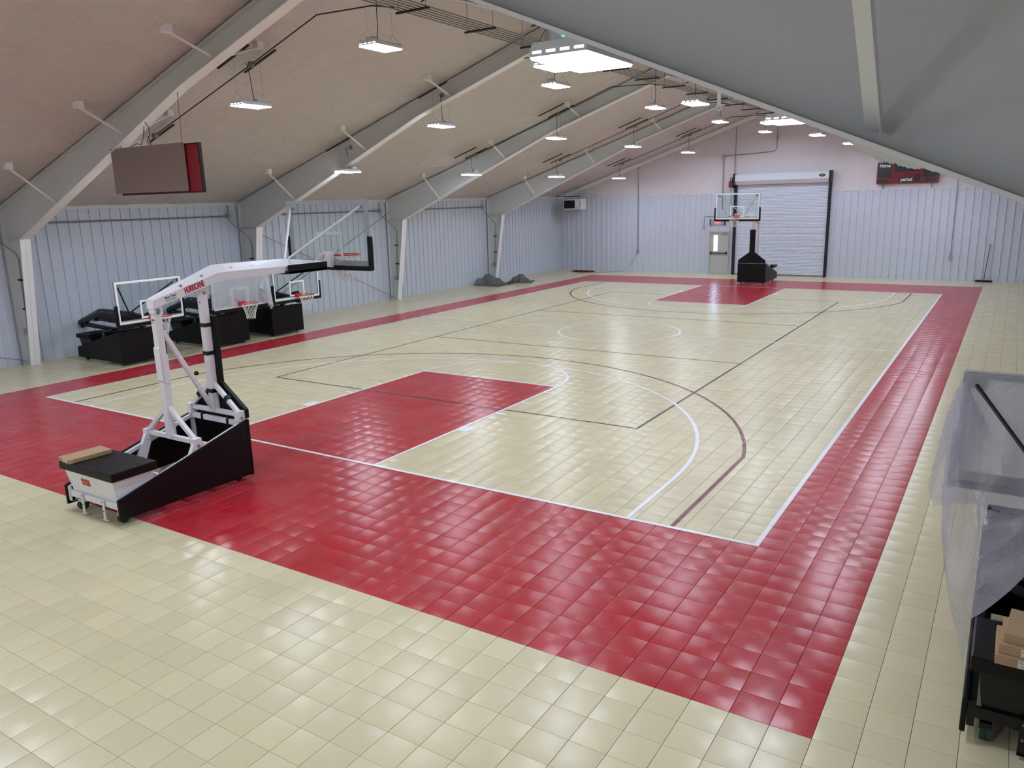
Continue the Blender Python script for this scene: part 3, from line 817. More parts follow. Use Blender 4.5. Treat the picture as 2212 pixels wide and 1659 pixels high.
# ---- conduit rack under the ridge and its branches
RX, RZ = 0.60, 7.12
rk = empty('conduit_rack', (RX, 0, RZ)); tag(rk, 'bundle of grey conduits on cross bars running under the ridge', 'conduit rack')
for k in range(6):
    dx = -0.28 + 0.112 * k
    MB().tube([(dx, -19, 0.02), (dx, 3 + 2.2 * k, 0.02)], 0.012, 8).build('conduit', M['galv'], rk)
yy = -18.0
while yy < 16.5:
    b = MB().box(-0.36, 0.36, yy - 0.02, yy + 0.02, -0.035, 0.0).build('trapeze_bar', M['dark_strut'], rk)
    for X in (-0.30, 0.30):
        MB().tube([(X, yy, 0.0), (X, yy, roof_z(RX + X) - RZ)], 0.005, 5).build('hanger_rod', M['wire'], b)
    yy += 2.05
LX = [-7.0, -3.5, 0.0, 3.5, 7.0]
LZ_ = {0.0: 6.54, 3.5: 5.85, 7.0: 4.81}
LY = [-22.5, -16.25, -9.98, -3.70, 2.58, 8.85, 15.15]
ORD = ['first', 'second', 'third', 'fourth', 'fifth', 'sixth', 'seventh']
for k, ly in enumerate(LY):
    for s in (-1, 1):
        end = 6.85
        yb = ly + 0.06
        pts = [(RX + s * 0.30, yb, RZ + 0.05), (s * 0.2 + (0.9 if s > 0 else 0), yb, 7.27), (s * 1.55, yb, roof_z(1.55) - 0.21), (s * 3.4, yb, roof_z(3.4) - 0.23), (s * end, yb, roof_z(end) - 0.23)]
        o = MB().tube(pts, 0.013, 8).build('branch_conduit', M['dark_strut'])
        side = 'left' if s < 0 else 'right'
        tag(o, 'thin conduit down %s roof slope over the %s row of lights from near end' % (side, ORD[k]), 'conduit', 'branch conduits on the roof slopes')
        MB().box(s * end - 0.06, s * end + 0.06, yb - 0.05, yb + 0.05, roof_z(end) - 0.29, roof_z(end) - 0.19).build('junction_box', M['galv'], o)
        MB().box(s * 3.45 - 0.05, s * 3.45 + 0.05, yb - 0.045, yb + 0.045, roof_z(3.45) - 0.28, roof_z(3.45) - 0.18).build('junction_box', M['galv'], o)

# ---- LED high bay lights
def light(ax):
    z0 = LZ_[ax]; sl = -1 / 3.0 if ax else 0.0
    r = empty('high_bay_light')
    hw, hl = 0.203, 0.34
    hs = MB()
    hs.loft([[(-hw, -hl, 0.012), (hw, -hl, 0.012), (hw, hl, 0.012), (-hw, hl, 0.012)], [(-hw, -hl, 0.065), (hw, -hl, 0.065), (hw, hl, 0.065), (-hw, hl, 0.065)],
             [(-hw * .80, -hl * .97, 0.092), (hw * .80, -hl * .97, 0.092), (hw * .80, hl * .97, 0.092), (-hw * .80, hl * .97, 0.092)]])
    hs.build('housing', M['fixture'], r)
    MB().loft([[(-hw * .96, -hl * .975, -0.004), (hw * .96, -hl * .975, -0.004), (hw * .96, hl * .975, -0.004), (-hw * .96, hl * .975, -0.004)],
               [(-hw, -hl, 0.011), (hw, -hl, 0.011), (hw, hl, 0.011), (-hw, hl, 0.011)]]).build('led_lens', M['lens'], r)
    for s in (-1, 1):
        e = MB().prism([(-hw, 0.012), (hw, 0.012), (hw, 0.06), (hw * .88, 0.096), (-hw * .88, 0.096), (-hw, 0.06)], 'y', s * hl - 0.004, s * hl + 0.004).build('end_plate', M['fixture'], r)
        sl_ = MB()
        for q in range(4):
            c = -0.15 + 0.1 * q
            sl_.box(c - 0.033, c + 0.033, s * (hl + 0.004) - 0.001, s * (hl + 0.004) + 0.001, 0.030, 0.046)
        tag(sl_.build('uplight_slots', M['slot'], e), kind='stuff')
    dr = MB().box(-0.08, 0.07, -hl + 0.05, -hl + 0.22, 0.09, 0.155).build('driver_box', M['fixture'], r)
    H = roof_z(ax) - 0.12 - z0
    for s in (-1, 1):
        wr = MB()
        for q in (-1, 1): wr.tube([(q * hw * .8, s * 0.33, 0.085), (0, s * 0.33, 0.27)], 0.0025, 4)
        wr.tube([(0, s * 0.33, 0.27), (0, s * 0.33, H)], 0.0025, 4)
        wr.build('hanging_wire', M['wire'], r)
        st = MB().bar((-0.48, s * 0.33, H - sl * 0.48), (0.48, s * 0.33, H + sl * 0.48), 0.042, 0.03)
        st.build('strut_channel', M['dark_strut'], r)
    cd = MB().tube([(0.02, -0.12, 0.10), (0.04, -0.10, 0.30), (-0.01, -0.04, H * .6), (-0.02, 0.02, H - 0.1), (0.0, 0.06, H - 0.08)], 0.008, 6)
    cd.build('power_cord', M['cable'], r)
    return r
ROWN = ['row nearest the left wall', 'row halfway up left slope', 'row under the ridge', 'row halfway up right slope', 'row nearest the right wall']
proto = {}
for xi, lx in enumerate(LX):
    ax = abs(lx)
    for yi, ly in enumerate(LY):
        key = ax
        if key not in proto:
            o = light(ax); proto[key] = o
        else:
            o = copy_tree(proto[key])
        o.location = (lx + (0.19 if (lx == 7.0 and yi == 1) else 0), ly, LZ_[ax] - (0.05 if (lx == 7.0 and yi == 1) else 0))
        # every fixture is turned so that its strut follows the roof slope
        o.rotation_euler = (0, 0, PI if lx < 0 else 0)
        if lx == 7.0 and yi == 1:
            MB().cyl((0.015, -0.297, 0.128), (0.015, -0.288, 0.128), 0.012, 10).build('indicator', M['led_green'], o)
        nth = len(LY) - 1 - yi
        lab = 'lit high bay light, %s from far wall, %s' % (ORD[nth], ROWN[xi])
        tag(o, lab, 'ceiling light', 'LED high bay lights')

# ================================================================== portable basketball hoops
def net_mesh():
    mb = MB(); n = 12; rows = [(0.222, 0.0), (0.205, -0.07), (0.18, -0.14), (0.155, -0.21), (0.135, -0.28), (0.122, -0.35), (0.118, -0.43)]
    for k in range(n):
        for sgn in (-1, 1):
            pts = []
            for q, (r_, z) in enumerate(rows):
                a = 2 * PI * (k + sgn * (q % 2) * 0.5) / n
                pts.append((r_ * math.cos(a), r_ * math.sin(a), z))
            mb.tube(pts, 0.0052, 4, cap=False)
    return mb
def hoop(loc, rz, frame, folded, label, white=False, green=True):
    r = empty('basketball_hoop', loc, rz)
    tag(r, label, 'basketball hoop', 'portable basketball hoops')
    mf = M[frame]; hw = 0.62
    # base
    b = MB()
    for s in (-1, 1):
        b.bar((s * 0.555, 0.05, 0.32), (s * 0.555, 2.0, 0.855), 0.05, 0.05)
        b.bar((s * 0.555, 0.04, 0.16), (s * 0.555, 2.0, 0.16), 0.05, 0.05)
        b.bar((s * 0.555, 1.98, 0.14), (s * 0.555, 1.98, 0.88), 0.05, 0.05)
        b.bar((s * 0.555, 1.10, 0.16), (s * 0.555, 1.10, 0.60), 0.05, 0.05)
        b.bar((s * 0.555, 0.05, 0.14), (s * 0.555, 0.05, 0.34), 0.05, 0.05)
    b.bar((-0.56, 1.98, 0.855), (0.56, 1.98, 0.855), 0.05, 0.075)
    b.bar((-0.56, 1.98, 0.16), (0.56, 1.98, 0.16), 0.05, 0.05)
    b.bar((-0.56, 1.55, 0.62), (0.56, 1.55, 0.62), 0.05, 0.06)
    b.bar((-0.56, 0.95, 0.30), (0.56, 0.95, 0.30), 0.05, 0.05)
    b.bar((-0.56, 0.05, 0.25), (0.56, 0.05, 0.25), 0.03, 0.085)
    for X in (-0.24, 0.24):
        b.box(X - 0.022, X + 0.022, 0.015, 0.027, 0.035, 0.30); b.box(X - 0.022, X + 0.075, -0.0, 0.03, 0.03, 0.038)
    b.build('base_frame', mf, r)
    for X in (-0.24, 0.24):
        for z in (0.15, 0.27): MB().cyl((X, 0.016, z), (X, 0.006, z), 0.010, 8).build('bolt', M['bolt'], r)
    for s in (-1, 1):
        MB().prism([(0.0, 0.09), (0.0, 0.36), (2.03, 0.90), (2.03, 0.075)], 'x', s * 0.582, s * hw).build('side_pad', M['black_pad'], r, bevel=0.012)
    MB().box(-hw, hw, 2.03, 2.085, 0.06, 0.90).build('front_pad', M['black_pad'], r, bevel=0.012)
    bx = MB().loft([[(-0.50, 0.06, 0.29), (0.50, 0.06, 0.29), (0.50, 0.55, 0.29), (-0.50, 0.55, 0.29)], [(-0.54, 0.0, 0.60), (0.54, 0.0, 0.60), (0.54, 0.57, 0.60), (-0.54, 0.57, 0.60)]]).build('ballast_box', mf, r, bevel=0.006, seg=1)
    if white:
        MB().box(-0.19, -0.01, -0.001, 0.004, -0.045, 0.045).build('warning_label', M['label_red'], bx, loc=(0, 0.019, 0.475), rot=(math.radians(11), 0, 0))
        MB().box(-0.165, -0.035, -0.003, 0.002, -0.005, 0.012).build('label_print', M['label_yellow'], bx, loc=(0, 0.019, 0.475), rot=(math.radians(11), 0, 0))
    MB().box(-0.60, 0.60, -0.03, 0.60, 0.60, 0.715).build('seat_pad', M['black_pad'], r, bevel=0.014)
    for s in (-1, 1):
        wl = MB()
        for q in (-0.018, 0.018):
            wl.tube([(s * 0.46 + q - 0.013, 0.13, 0.068), (s * 0.46 + q + 0.013, 0.13, 0.068)], 0.066, 18)
        wl.build('wheel', M['wheel_green' if green else 'wheel_black'], r, smooth=True)
        MB().box(s * 0.46 - 0.04, s * 0.46 + 0.04, 0.09, 0.17, 0.10, 0.15).build('wheel_bracket', mf, r)
        MB().tube([(s * 0.50 - 0.022, 1.88, 0.05), (s * 0.50 + 0.022, 1.88, 0.05)], 0.048, 16).box(s * 0.5 - 0.03, s * 0.5 + 0.03, 1.85, 1.92, 0.07, 0.15).build('wheel', M['wheel_black'], r, smooth=True)
    # masts, built from their lower pivots
    ang = math.radians(88) if folded else 0.0
    DY, DZ = (-1.96, -1.77) if folded else (0.0, 0.0)
    RL = 1.84 if not folded else 2.0
    def mast(py, pz, nm, ln):
        o = MB().bar((0, 0, 0.0), (0, 0, ln), 0.10, 0.10, up=(0, 1, 0))
        o.bar((-0.54, 0, 0.0), (0.54, 0, 0.0), 0.055, 0.06)
        for s in (-1, 1):
            o.bar((s * 0.03, 0, 0.42), (s * 0.53, 0, 0.02), 0.055, 0.055)
            o.box(s * 0.54 - 0.045, s * 0.54 + 0.045, -0.06, 0.06, -0.10, 0.05)
        m_ = o.build(nm, mf, r, loc=(0, py, pz), rot=(ang, 0, 0))
        for a_, b_, r_ in (((-0.585, 0, -0.05), (-0.60, 0, -0.05), 0.02), ((0.585, 0, -0.05), (0.60, 0, -0.05), 0.02), ((0.05, 0, ln - 0.07), (0.065, 0, ln - 0.07), 0.022), ((0, -0.05, ln - .2), (0, -0.056, ln - .2), 0.012)):
            MB().cyl(a_, b_, r_, 10).build('bolt', M['bolt'], m_)
        return m_
    rm = mast(1.24, 0.78, 'rear_mast', 1.82)
    fmst = mast(1.99, 0.985, 'front_mast', 1.80)
    for s in (-1, 1):
        MB().prism([(1.30, 0.76), (1.20, 0.80), (1.05, 0.52), (1.0, 0.36), (1.12, 0.34)], 'x', s * 0.545 - 0.03, s * 0.545 + 0.03).build('pivot_lever', mf, r)
    # padding on the front mast
    MB().prism([(-0.12, 1.40), (0.12, 1.40), (0.12, 0.42), (0.60, 0.06), (0.60, -0.075), (-0.60, -0.075), (-0.60, 0.06), (-0.12, 0.42)], 'y', 0.055, 0.125).build('mast_pad', M['black_pad'], fmst, bevel=0.012)
    for z in (0.30, 0.86, 1.27): MB().box(-0.056, 0.056, -0.058, 0.06, z - 0.028, z + 0.028).build('strap', M['strap'], fmst)
    for s in (-1, 1): MB().bar((s * 0.285, 0.0, 0.232), (s * 0.335, 0.0, 0.192), 0.075, 0.075).build('strap', M['strap'], fmst)
    for X in (-0.28, 0.30): MB().box(X - 0.022, X + 0.022, 1.945, 2.03, 0.80, 0.90).build('strap', M['strap'], r)
    if not folded:
        a_, b_ = Vector((0.0, 1.30, 2.27)), Vector((0.0, 1.95, 1.03))
        br = MB().bar(a_, b_, 0.055, 0.055).build('diagonal_brace', mf, r)
        mid = a_.lerp(b_, 0.58)
        MB().tube([mid + Vector((0.0, 0.02 + 0.075 * q_, 0.01 + 0.04 * q_)) for q_ in (0, .3, .45, .7, .95, 1.0)], [0.008, 0.008, 0.026, 0.034, 0.026, 0.008], 12).build('knob', M['strap'], br, smooth=True)
        MB().prism([(1.18, 1.60), (1.175, 2.05), (1.19, 2.06), (1.19, 1.60)], 'x', -0.06, 0.06).build('mast_plate', mf, r)
        MB().box(0.051, 0.062, 1.21, 1.30, 1.55, 1.95).build('mast_plate', mf, r)
        if white:
            MB().box(-0.03, 0.03, 1.186, 1.189, 2.22, 2.42).build('mast_label', M['label_white'], r)
            MB().box(-0.03, 0.03, 1.185, 1.188, 2.42, 2.445).build('mast_label', M['label_red'], r)
    # arm and board move together
    A = empty('arm', (0, DY, DZ), 0, r)
    SEC = [(1.17, 2.585, 2.70, 2.715, 0.075, 0.06), (1.34, 2.635, 2.75, 2.785, 0.085, 0.055), (2.20, 2.865, 2.985, 3.085, 0.135, 0.04), (2.34, 2.88, 2.99, 3.095, 0.14, 0.04),
           (3.50, 2.875, 2.975, 3.085, 0.14, 0.04), (3.62, 2.875, 2.975, 3.075, 0.14, 0.05), (4.27, 2.88, 2.97, 2.995, 0.09, 0.07)]
    secs = [[(-w_, y, zb), (w_, y, zb), (w_, y, zs), (t_, y, zt), (-t_, y, zt), (-w_, y, zs)] for y, zb, zs, zt, w_, t_ in SEC]
    am = MB().loft(secs).build('arm_beam', mf, A)
    def sec_at(y):
        for p_, q_ in zip(SEC, SEC[1:]):
            if p_[0] <= y <= q_[0]:
                f_ = (y - p_[0]) / (q_[0] - p_[0]); return [u_ + (v_ - u_) * f_ for u_, v_ in zip(p_, q_)]
    MB().box(-0.055, 0.055, 1.175, 1.31, 2.52, 2.62).build('pivot_lug', mf, A)
    MB().box(-0.055, 0.055, 1.93, 2.06, 2.74, 2.86).build('pivot_lug', mf, A)
    for y in (1.62, 1.96, 2.46, 2.84):
        _, zb, zs, zt, w_, t_ = sec_at(y)
        c_ = Vector(((w_ + t_) / 2, y, (zs + zt) / 2)); u_ = Vector((t_ - w_, 0, zt - zs)).normalized(); v_ = Vector((0, 1, 0)); n_ = Vector((-u_.z, 0, u_.x)) * -1
        q_ = [c_ + u_ * 0.026, c_ + v_ * 0.03, c_ - u_ * 0.026, c_ - v_ * 0.03]
        MB().add([p_ - n_ * 0.004 for p_ in q_] + [p_ + n_ * 0.004 for p_ in q_], [(0, 1, 2, 3), (7, 6, 5, 4), (0, 4, 5, 1), (1, 5, 6, 2), (2, 6, 7, 3), (3, 7, 4, 0)]).build('bolt', M['bolt'], A)
    MB().cyl((0.06, 1.24, 2.56), (0.075, 1.24, 2.56), 0.024, 10).build('bolt', M['bolt'], A)
    MB().box(-0.185, 0.185, 3.42, 4.28, 2.85, 2.90).box(-0.185, -0.165, 3.46, 4.29, 2.85, 2.99).box(0.165, 0.185, 3.46, 4.29, 2.85, 2.99).build('arm_pad', M['black_pad'], A, bevel=0.008)
    bk = MB()
    for s in (-1, 1): bk.prism([(4.22, 2.92), (4.50, 2.88), (4.52, 3.11), (4.43, 3.11)], 'x', s * 0.10 - 0.006, s * 0.10 + 0.006)
    bk.box(-0.11, 0.11, 4.50, 4.525, 2.87, 3.13)
    bk.build('board_bracket', mf, A)
    for s in (-1, 1):
        MB().tube([(s * 0.04, 3.60, 3.08), (s * 0.80, 4.50, 3.86)], 0.018, 8).build('board_strut', mf, A)
    # backboard
    by, z0, z1, bw = 4.55, 2.905, 3.97, 0.914
    B = MB().box(-bw, bw, by - 0.035, by + 0.012, z1 - 0.045, z1).box(-bw, bw, by - 0.035, by + 0.012, z0, z0 + 0.045).box(-bw, -bw + 0.04, by - 0.035, by + 0.012, z0 + .045, z1 - .045).box(bw - 0.04, bw, by - 0.035, by + 0.012, z0 + .045, z1 - .045)
    B.build('board_frame', M['alu'], A)
    MB().add([(-bw + .03, by + .005, z0 + .03), (bw - .03, by + .005, z0 + .03), (bw - .03, by + .005, z1 - .03), (-bw + .03, by + .005, z1 - .03)], [(0, 1, 2, 3)]).build('board_glass', M['glass'], A)
    wl = MB(); y0_, y1_ = by + 0.0095, by + 0.0135
    t = 0.052; e = 0.012
    wl.box(-bw + e, bw - e, y0_, y1_, z1 - e - t, z1 - e).box(-bw + e, bw - e, y0_, y1_, z0 + e, z0 + e + t).box(-bw + e, -bw + e + t, y0_, y1_, z0 + e + t, z1 - e - t).box(bw - e - t, bw - e, y0_, y1_, z0 + e + t, z1 - e - t)
    if not white: wl.build('board_border', M['board_white'], A)
    tg = MB(); tz0, tz1 = 3.0, 3.457; tw = 0.2975
    for (a, b_, c, d_) in ((-tw, tw, tz1 - .05, tz1), (-tw, tw, tz0, tz0 + .05), (-tw, -tw + .05, tz0 + .05, tz1 - .05), (tw - .05, tw, tz0 + .05, tz1 - .05)): tg.box(a, b_, y0_, y1_, c, d_)
    tg.build('target_square', M['board_white'], A)
    for s in (-1, 1): MB().box(s * 0.79 - 0.075, s * 0.79 + 0.075, by - 0.037, by - 0.030, z1 - 0.15, z1 - 0.0).build('corner_gusset', M['alu'], A)
    MB().box(-bw + .04, bw - .04, by - 0.034, by - 0.004, z0 + .045, z0 + .09).build('lower_rail', M['alu'], A)
    pd = MB()
    pd.prism([(-0.955, 3.37), (-0.955, 2.84), (-0.93, 2.825), (0.93, 2.825), (0.955, 2.84), (0.955, 3.37), (0.93, 3.385), (0.895, 3.385), (0.895, 2.905), (-0.895, 2.905), (-0.895, 3.385), (-0.93, 3.385)], 'y', by - 0.045, by + 0.03)
    pd.build('board_pad', M['black_pad'], A, bevel=0.008)
    # rim and net
    cy = by + 0.40; rz_ = 3.05
    rm_ = MB().tube([(0.2286 * math.cos(a), cy + 0.2286 * math.sin(a), rz_) for a in [2 * PI * q / 36 for q in range(36)]], 0.010, 8, closed=True)
    rm_.box(-0.11, 0.11, by + 0.014, by + 0.09, 2.955, 3.075)
    for s in (-1, 1): rm_.bar((s * 0.09, by + 0.07, 3.045), (s * 0.12, by + 0.22, 3.048), 0.03, 0.014)
    rimo = rm_.build('rim', M['rim'], A, smooth=True)
    hk_ = MB()
    for q in range(12):
        a = 2 * PI * (q + .5) / 12
        hk_.tube([(0.225 * math.cos(a), cy + 0.225 * math.sin(a), rz_ - 0.005), (0.228 * math.cos(a), cy + 0.228 * math.sin(a), rz_ - 0.026)], 0.006, 4)
    tag(hk_.build('net_hooks', M['rim'], rimo), kind='stuff')
    net_mesh().build('net', M['net'], rimo, loc=(0, cy, rz_ - 0.012), smooth=True)
    if white:
        # lettering on the right side of the beam
        def side_m(y, f_, out=0.0012):
            # point on the outer side of the beam, f_ of the way up; reading direction runs along the beam
            p_, q_ = sec_at(y), sec_at(y + 0.1)
            P_ = Vector((p_[4] + out, y, p_[1] + (p_[2] - p_[1]) * f_)); Q_ = Vector((q_[4] + out, y + 0.1, q_[1] + (q_[2] - q_[1]) * f_))
            return frame4(P_, Q_ - P_, (0, -0.28, 1))
        text('lettering', 'HURRICANE', 0.115, M['text_red'], A, side_m(1.80, 0.5), shear=0.05, bold=0.006, sx=0.50)
        text('lettering', 'First Team', 0.052, M['ink'], A, side_m(1.43, 0.62), shear=0.25, bold=0.001, sx=0.8)
        text('lettering', 'SPORTS EQUIPMENT', 0.022, M['ink'], A, side_m(1.44, 0.24), sx=0.8)
    return r
def H(px, py): return (px, py, 0)
hoop_near = hoop((0.0, -16.13, 0), 0, 'white_steel', False, 'tall white portable basketball hoop, raised, nearest on the left of the court', white=True)
hoop_far = hoop((-0.04, 16.16, 0), PI, 'white_steel', False, 'raised basketball hoop with black padding in front of the rolling door', green=False)
hoop_1 = hoop((-11.21, -9.43, 0), -PI / 2, 'black_steel', True, 'folded black hoop by the left wall, nearest to the first column', green=False)
hoop_2 = hoop((-11.18, -6.72, 0), -PI / 2, 'black_steel', True, 'folded black hoop under a clear plastic bag, middle of the three by the left wall', green=False)
hoop_3 = hoop((-11.16, -4.62, 0), -PI / 2, 'black_steel', True, 'folded black hoop by the left wall, farthest of the three from the viewer', green=False)
hoop_4 = hoop((10.36, -15.35, 0), 0, 'black_steel', True, 'folded black hoop under plastic sheeting at the right edge, closest to the viewer')

# ================================================================== draped plastic
def cloth(x0, x1, y0, y1, z, sp, boxes, pin, steps=260, iters=10, spheres=(), noise=0.01, seed=1, zfun=None, floor_z=0.006, damp=0.985, crease=None):
    g = np.random.default_rng(seed)
    nx = int(round((x1 - x0) / sp)) + 1; ny = int(round((y1 - y0) / sp)) + 1
    X, Y = np.meshgrid(np.linspace(x0, x1, nx), np.linspace(y0, y1, ny), indexing='ij')
    Zz = np.full_like(X, z) if zfun is None else zfun(X, Y)
    P = np.stack([X, Y, Zz], -1); P += g.normal(0, noise * 0.3, P.shape)
    pm = pin(X, Y); P0 = P.copy(); P0[..., 0] = X; P0[..., 1] = Y; P0[..., 2] = np.where(pm, z, P0[..., 2])
    P[pm] = P0[pm]
    Q = P.copy(); im = np.where(pm, 0.0, 1.0)[..., None]
    dx = (x1 - x0) / (nx - 1); dy = (y1 - y0) / (ny - 1)
    cons = []
    def C(a, b, L, k): cons.append((a, b, L, k))
    S = slice
    for par in (0, 1):
        C((S(par, nx - 1, 2), S(None)), (S(par + 1, nx, 2), S(None)), dx, 1.0)
        C((S(None), S(par, ny - 1, 2)), (S(None), S(par + 1, ny, 2)), dy, 1.0)
    dg = math.hypot(dx, dy)
    for par in (0, 1):
        C((S(par, nx - 1, 2), S(0, ny - 1)), (S(par + 1, nx, 2), S(1, ny)), dg, 0.6)
        C((S(par, nx - 1, 2), S(1, ny)), (S(par + 1, nx, 2), S(0, ny - 1)), dg, 0.6)
    for par in (0, 1, 2, 3):
        C((S(par, nx - 2, 4), S(None)), (S(par + 2, nx, 4), S(None)), 2 * dx, 0.16)
        C((S(None), S(par, ny - 2, 4)), (S(None), S(par + 2, ny, 4)), 2 * dy, 0.16)
    dt2 = (1 / 45.0) ** 2
    grav = np.array([0, 0, -9.8])
    wind = g.normal(0, 1.0, 3) * 0
    for st in range(steps):
        V_ = (P - Q) * damp
        mx = 0.06; np.clip(V_, -mx, mx, out=V_)
        Q = P.copy()
        jit = g.normal(0, noise, P.shape) * (1.0 if st < steps * 0.6 else 0.0) * 0.15
        P = P + (V_ + grav * dt2 + jit) * im
        for it in range(iters):
            for a, b, L, k in cons:
                A_, B_ = P[a], P[b]
                n_ = min(A_.shape[0], B_.shape[0]); m_ = min(A_.shape[1], B_.shape[1])
                if n_ == 0 or m_ == 0: continue
                A_ = A_[:n_, :m_]; B_ = B_[:n_, :m_]
                D = B_ - A_; l = np.sqrt((D * D).sum(-1, keepdims=True)) + 1e-9
                wa = im[a][:n_, :m_]; wb = im[b][:n_, :m_]
                cor = D * ((l - L) / l) * k / np.maximum(wa + wb, 1e-6)
                A_ += cor * wa; B_ -= cor * wb
            if it % 3 == 2 or it == iters - 1:
                for bx in boxes:
                    lo = np.array(bx[:3]) - 0.012; hi = np.array(bx[3:6]) + 0.012
                    ins = np.all((P > lo) & (P < hi), axis=-1)
                    if ins.any():
                        q = P[ins]; dl = q - lo; dh = hi - q
                        dd = np.concatenate([dl, dh], 1)
                        if len(bx) > 6: dd = dd + np.array(bx[6])
                        kx = dd.argmin(1); rr = np.arange(len(q))
                        q[rr, kx % 3] = np.where(kx < 3, lo[kx % 3], hi[kx % 3])
                        P[ins] = q; Q[ins] = Q[ins] * 0.2 + q * 0.8
                for (c_, R_) in spheres:
                    D = P - np.array(c_); l = np.sqrt((D * D).sum(-1))
                    ins = l < R_
                    if ins.any():
                        P[ins] = np.array(c_) + D[ins] / l[ins][:, None] * R_
                        Q[ins] = Q[ins] * 0.3 + P[ins] * 0.7
                fl = P[..., 2] < floor_z
                if fl.any():
                    P[..., 2] = np.maximum(P[..., 2], floor_z); Q[fl] = Q[fl] * 0.4 + P[fl] * 0.6
    vs = P.reshape(-1, 3).tolist()
    fs = [(i * ny + j, (i + 1) * ny + j, (i + 1) * ny + j + 1, i * ny + j + 1) for i in range(nx - 1) for j in range(ny - 1)]
    return vs, fs
BY = 4.55 - 1.96
ZB0, ZB1 = 2.905 - 1.77, 3.97 - 1.77
NOZ = (9, 9, 0, 9, 9, 0)
BIG = 9.0
hoop_boxes = [(-0.914, BY - 0.04, ZB0 - 0.08, 0.914, BY + 0.02, ZB1, (9, 0, 9, 9, 0, 0.0)),
              (-0.22, -0.95, 0.95, 0.22, BY - 0.05, 1.37), (-0.14, -0.85, 0.75, 0.14, 2.0, 1.15), (-0.62, 1.55, 0.0, 0.62, 2.12, 1.10), (-0.62, 0.85, 0.0, 0.62, 1.35, 0.92), (-0.62, 0.0, 0.0, 0.62, 0.5, 0.72), (-0.62, 0.5, 0.0, 0.62, 1.0, 0.64), (-0.62, 1.0, 0.0, 0.62, 1.5, 0.78), (-0.62, 1.5, 0.0, 0.62, 2.10, 0.91)]
pin_top = lambda X, Y: (np.abs(Y - BY) < 0.034) & (np.abs(X) < 0.93)
rimbox = (-0.25, BY + 0.14, 1.24, 0.25, BY + 0.64, 1.31)

vs, fs = cloth(-1.46, 1.46, BY - 2.6, BY + 1.25, ZB1 + 0.02, 0.062, hoop_boxes + [rimbox], pin_top, steps=230, iters=9, seed=3)
o = MB().add(vs, fs).build('plastic_sheet', M['plastic'], None, loc=(10.36, -15.35, 0), smooth=True)
for p in o.data.polygons: p.use_smooth = True
tag(o, 'crumpled clear plastic sheeting draped over the folded hoop at right', 'plastic sheet')
vs, fs = cloth(-1.50, 1.06, BY - 0.95, BY + 1.0, ZB1 + 0.02, 0.06, [hoop_boxes[0]], pin_top, steps=200, iters=8, seed=5, zfun=lambda X, Y: np.full_like(X, ZB1 + 0.02))
o = MB().add(vs, fs).build('plastic_bag', M['plastic_thin'], None, loc=(-11.18, -6.72, 0), rot=(0, 0, -PI / 2), smooth=True)
for p in o.data.polygons: p.use_smooth = True
tag(o, 'clear plastic bag hanging over the middle folded hoop board', 'plastic sheet')
# heap of grey plastic by the last left column
wallc = [(-3.0, -3.0, -1.0, -0.62, 3.0, 4.0, (99, 99, 99, 0, 99, 99)), (-0.62, 0.80, -1.0, -0.14, 3.0, 4.0, (99, 0, 99, 99, 99, 99))]
vs, fs = cloth(-0.60, 1.05, -1.0, 0.78, 1.0, 0.045, wallc, lambda X, Y: X > 99, steps=190, iters=7,
               spheres=[((-0.02, -0.08, 0.76), 0.05), ((-0.02, -0.08, 0.55), 0.14), ((0.0, -0.10, 0.25), 0.26), ((-0.30, -0.45, 0.10), 0.22), ((0.32, 0.20, 0.10), 0.2)], seed=8, noise=0.06)
o = MB().add(vs, fs).build('plastic_heap', M['plastic_grey'], None, loc=(-11.38, 10.0, 0), smooth=True)
for p in o.data.polygons: p.use_smooth = True
tag(o, 'heap of crumpled grey plastic sheeting at the foot of the last left column', 'plastic sheet')
vs, fs = cloth(-0.75, 0.72, -0.62, 0.72, 0.75, 0.042, [], lambda X, Y: X > 99, steps=180, iters=6,
               spheres=[((0.0, 0.0, 0.40), 0.10), ((0.02, -0.05, 0.20), 0.22), ((0.25, 0.30, 0.22), 0.10), ((-0.28, -0.20, 0.16), 0.14), ((0.35, -0.2, 0.08), 0.12)], seed=11, noise=0.1)
o = MB().add(vs, fs).build('plastic_heap', M['plastic_grey'], None, loc=(-10.42, 11.28, 0), rot=(0, 0, 0.5), smooth=True)
for p in o.data.polygons: p.use_smooth = True
tag(o, 'smaller wad of grey plastic on the floor, on the far-wall side of the heap', 'plastic sheet')

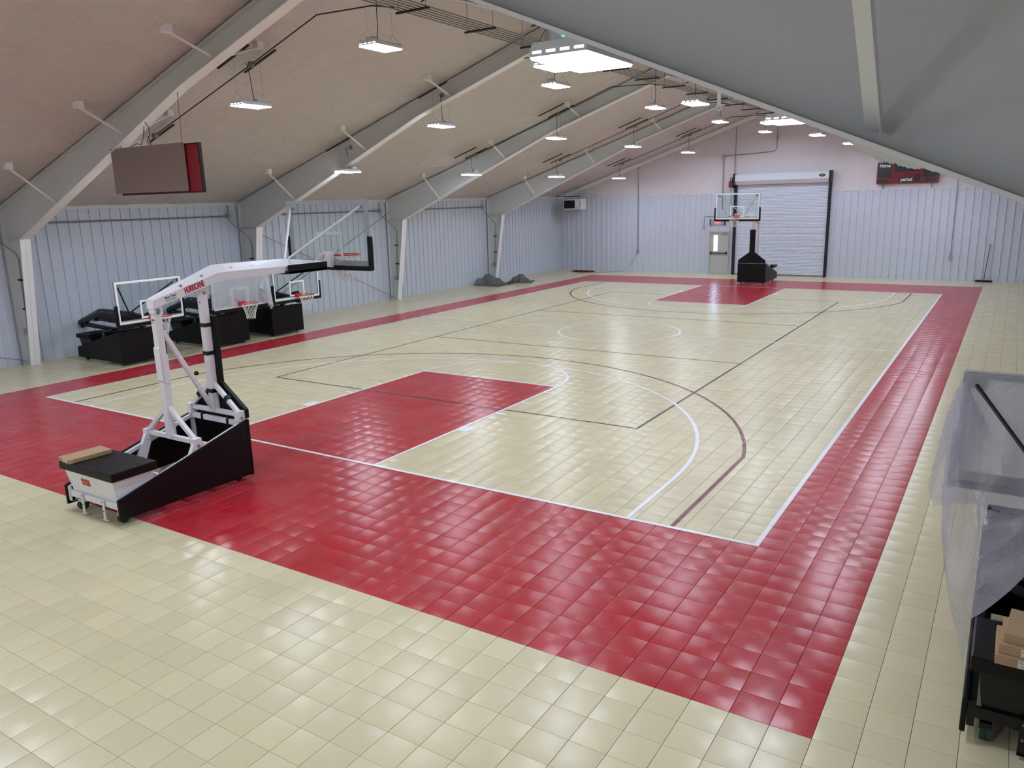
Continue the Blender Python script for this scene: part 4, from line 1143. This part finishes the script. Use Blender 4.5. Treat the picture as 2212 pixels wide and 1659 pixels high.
# ================================================================== small things
def carton(loc, rot, dims, label, stickers=1):
    r = empty('cardboard_box', loc); r.rotation_euler = rot
    tag(r, label, 'cardboard box', 'flat cardboard cartons')
    a, b, c = dims
    MB().box(-a / 2, a / 2, -b / 2, b / 2, 0, c).build('carton', M['cardboard'], r, bevel=0.003, seg=1)
    MB().box(-a * 0.08, a * 0.30, -b / 2 - 0.0012, -b / 2, c * 0.10, c * 0.90).build('shipping_label', M['label_white'], r)
    text('label_print', 'First Team', c * 0.36, M['ink'], r, frame4((a * 0.11, -b / 2 - 0.002, c * 0.66), (1, 0, 0), (0, 0, 1)), shear=0.25, depth=0.0002)
    text('label_print', 'HARDWARE KIT', c * 0.2, M['ink'], r, frame4((a * 0.11, -b / 2 - 0.002, c * 0.3), (1, 0, 0), (0, 0, 1)), depth=0.0002)
    return r
carton((-0.40, -15.90, 0.716), (0, 0, -0.06), (0.30, 0.56, 0.055), 'flat cardboard carton lying on the black seat pad of the white hoop')
carton((10.06, -15.18, 0.716), (0, 0, 0.0), (0.32, 0.44, 0.07), 'lowest of three flat cartons on the seat pad of the right hoop')
carton((10.08, -15.17, 0.787), (0, 0, -0.05), (0.31, 0.42, 0.07), 'middle of three flat cartons on the seat pad of the right hoop')
carton((10.10, -15.15, 0.858), (0, 0, -0.10), (0.29, 0.40, 0.07), 'top of three flat cartons on the seat pad of the right hoop')

br = empty('push_broom', (8.80, 17.86, 0)); tag(br, 'wide black push broom leaning against the far wall at right', 'broom')
MB().box(-0.31, 0.31, -0.05, 0.05, 0.0, 0.055).build('bristles', M['broom_bristle'], br)
MB().box(-0.32, 0.32, -0.035, 0.035, 0.055, 0.085).build('broom_head', M['broom_wood'], br, bevel=0.006)
MB().tube([(0.0, 0, 0.08), (0.10, 0.165, 1.60)], 0.014, 8).build('handle', M['broom_wood'], br)
MB().tube([(-0.16, 0, 0.08), (-0.05, 0.02, 0.20), (0.06, 0.025, 0.20), (0.17, 0, 0.08)], 0.006, 6).build('brace_wire', M['wire'], br)

# extension cord: red coil with a grey lead to the wall outlet
pts = []
for k in range(150):
    a = k * 0.42; rr = 0.34 + 0.14 * math.sin(k * 0.37) + 0.05 * math.sin(k * 1.7)
    pts.append((-9.98 + rr * 1.35 * math.cos(a), 17.1 + rr * 0.75 * math.sin(a), 0.012 + 0.05 * (k / 150) + 0.012 * math.sin(k * 0.9)))
ec = MB().tube(pts, 0.010, 6).build('extension_cord', M['cord_red'], smooth=True)
tag(ec, 'dark red extension cord coiled on the floor by the far wall', 'cord')
lead = [(-9.5, 17.1, 0.012), (-9.1, 17.0, 0.012), (-8.7, 17.25, 0.012), (-8.2, 17.75, 0.012), (-7.9, 17.93, 0.08), (-7.55, 18.0, 0.45), (-7.32, 18.02, 0.85), (-7.22, 18.02, 1.1)]
MB().tube(lead, 0.009, 6).build('cord_lead', M['cord_grey'], ec, smooth=True)
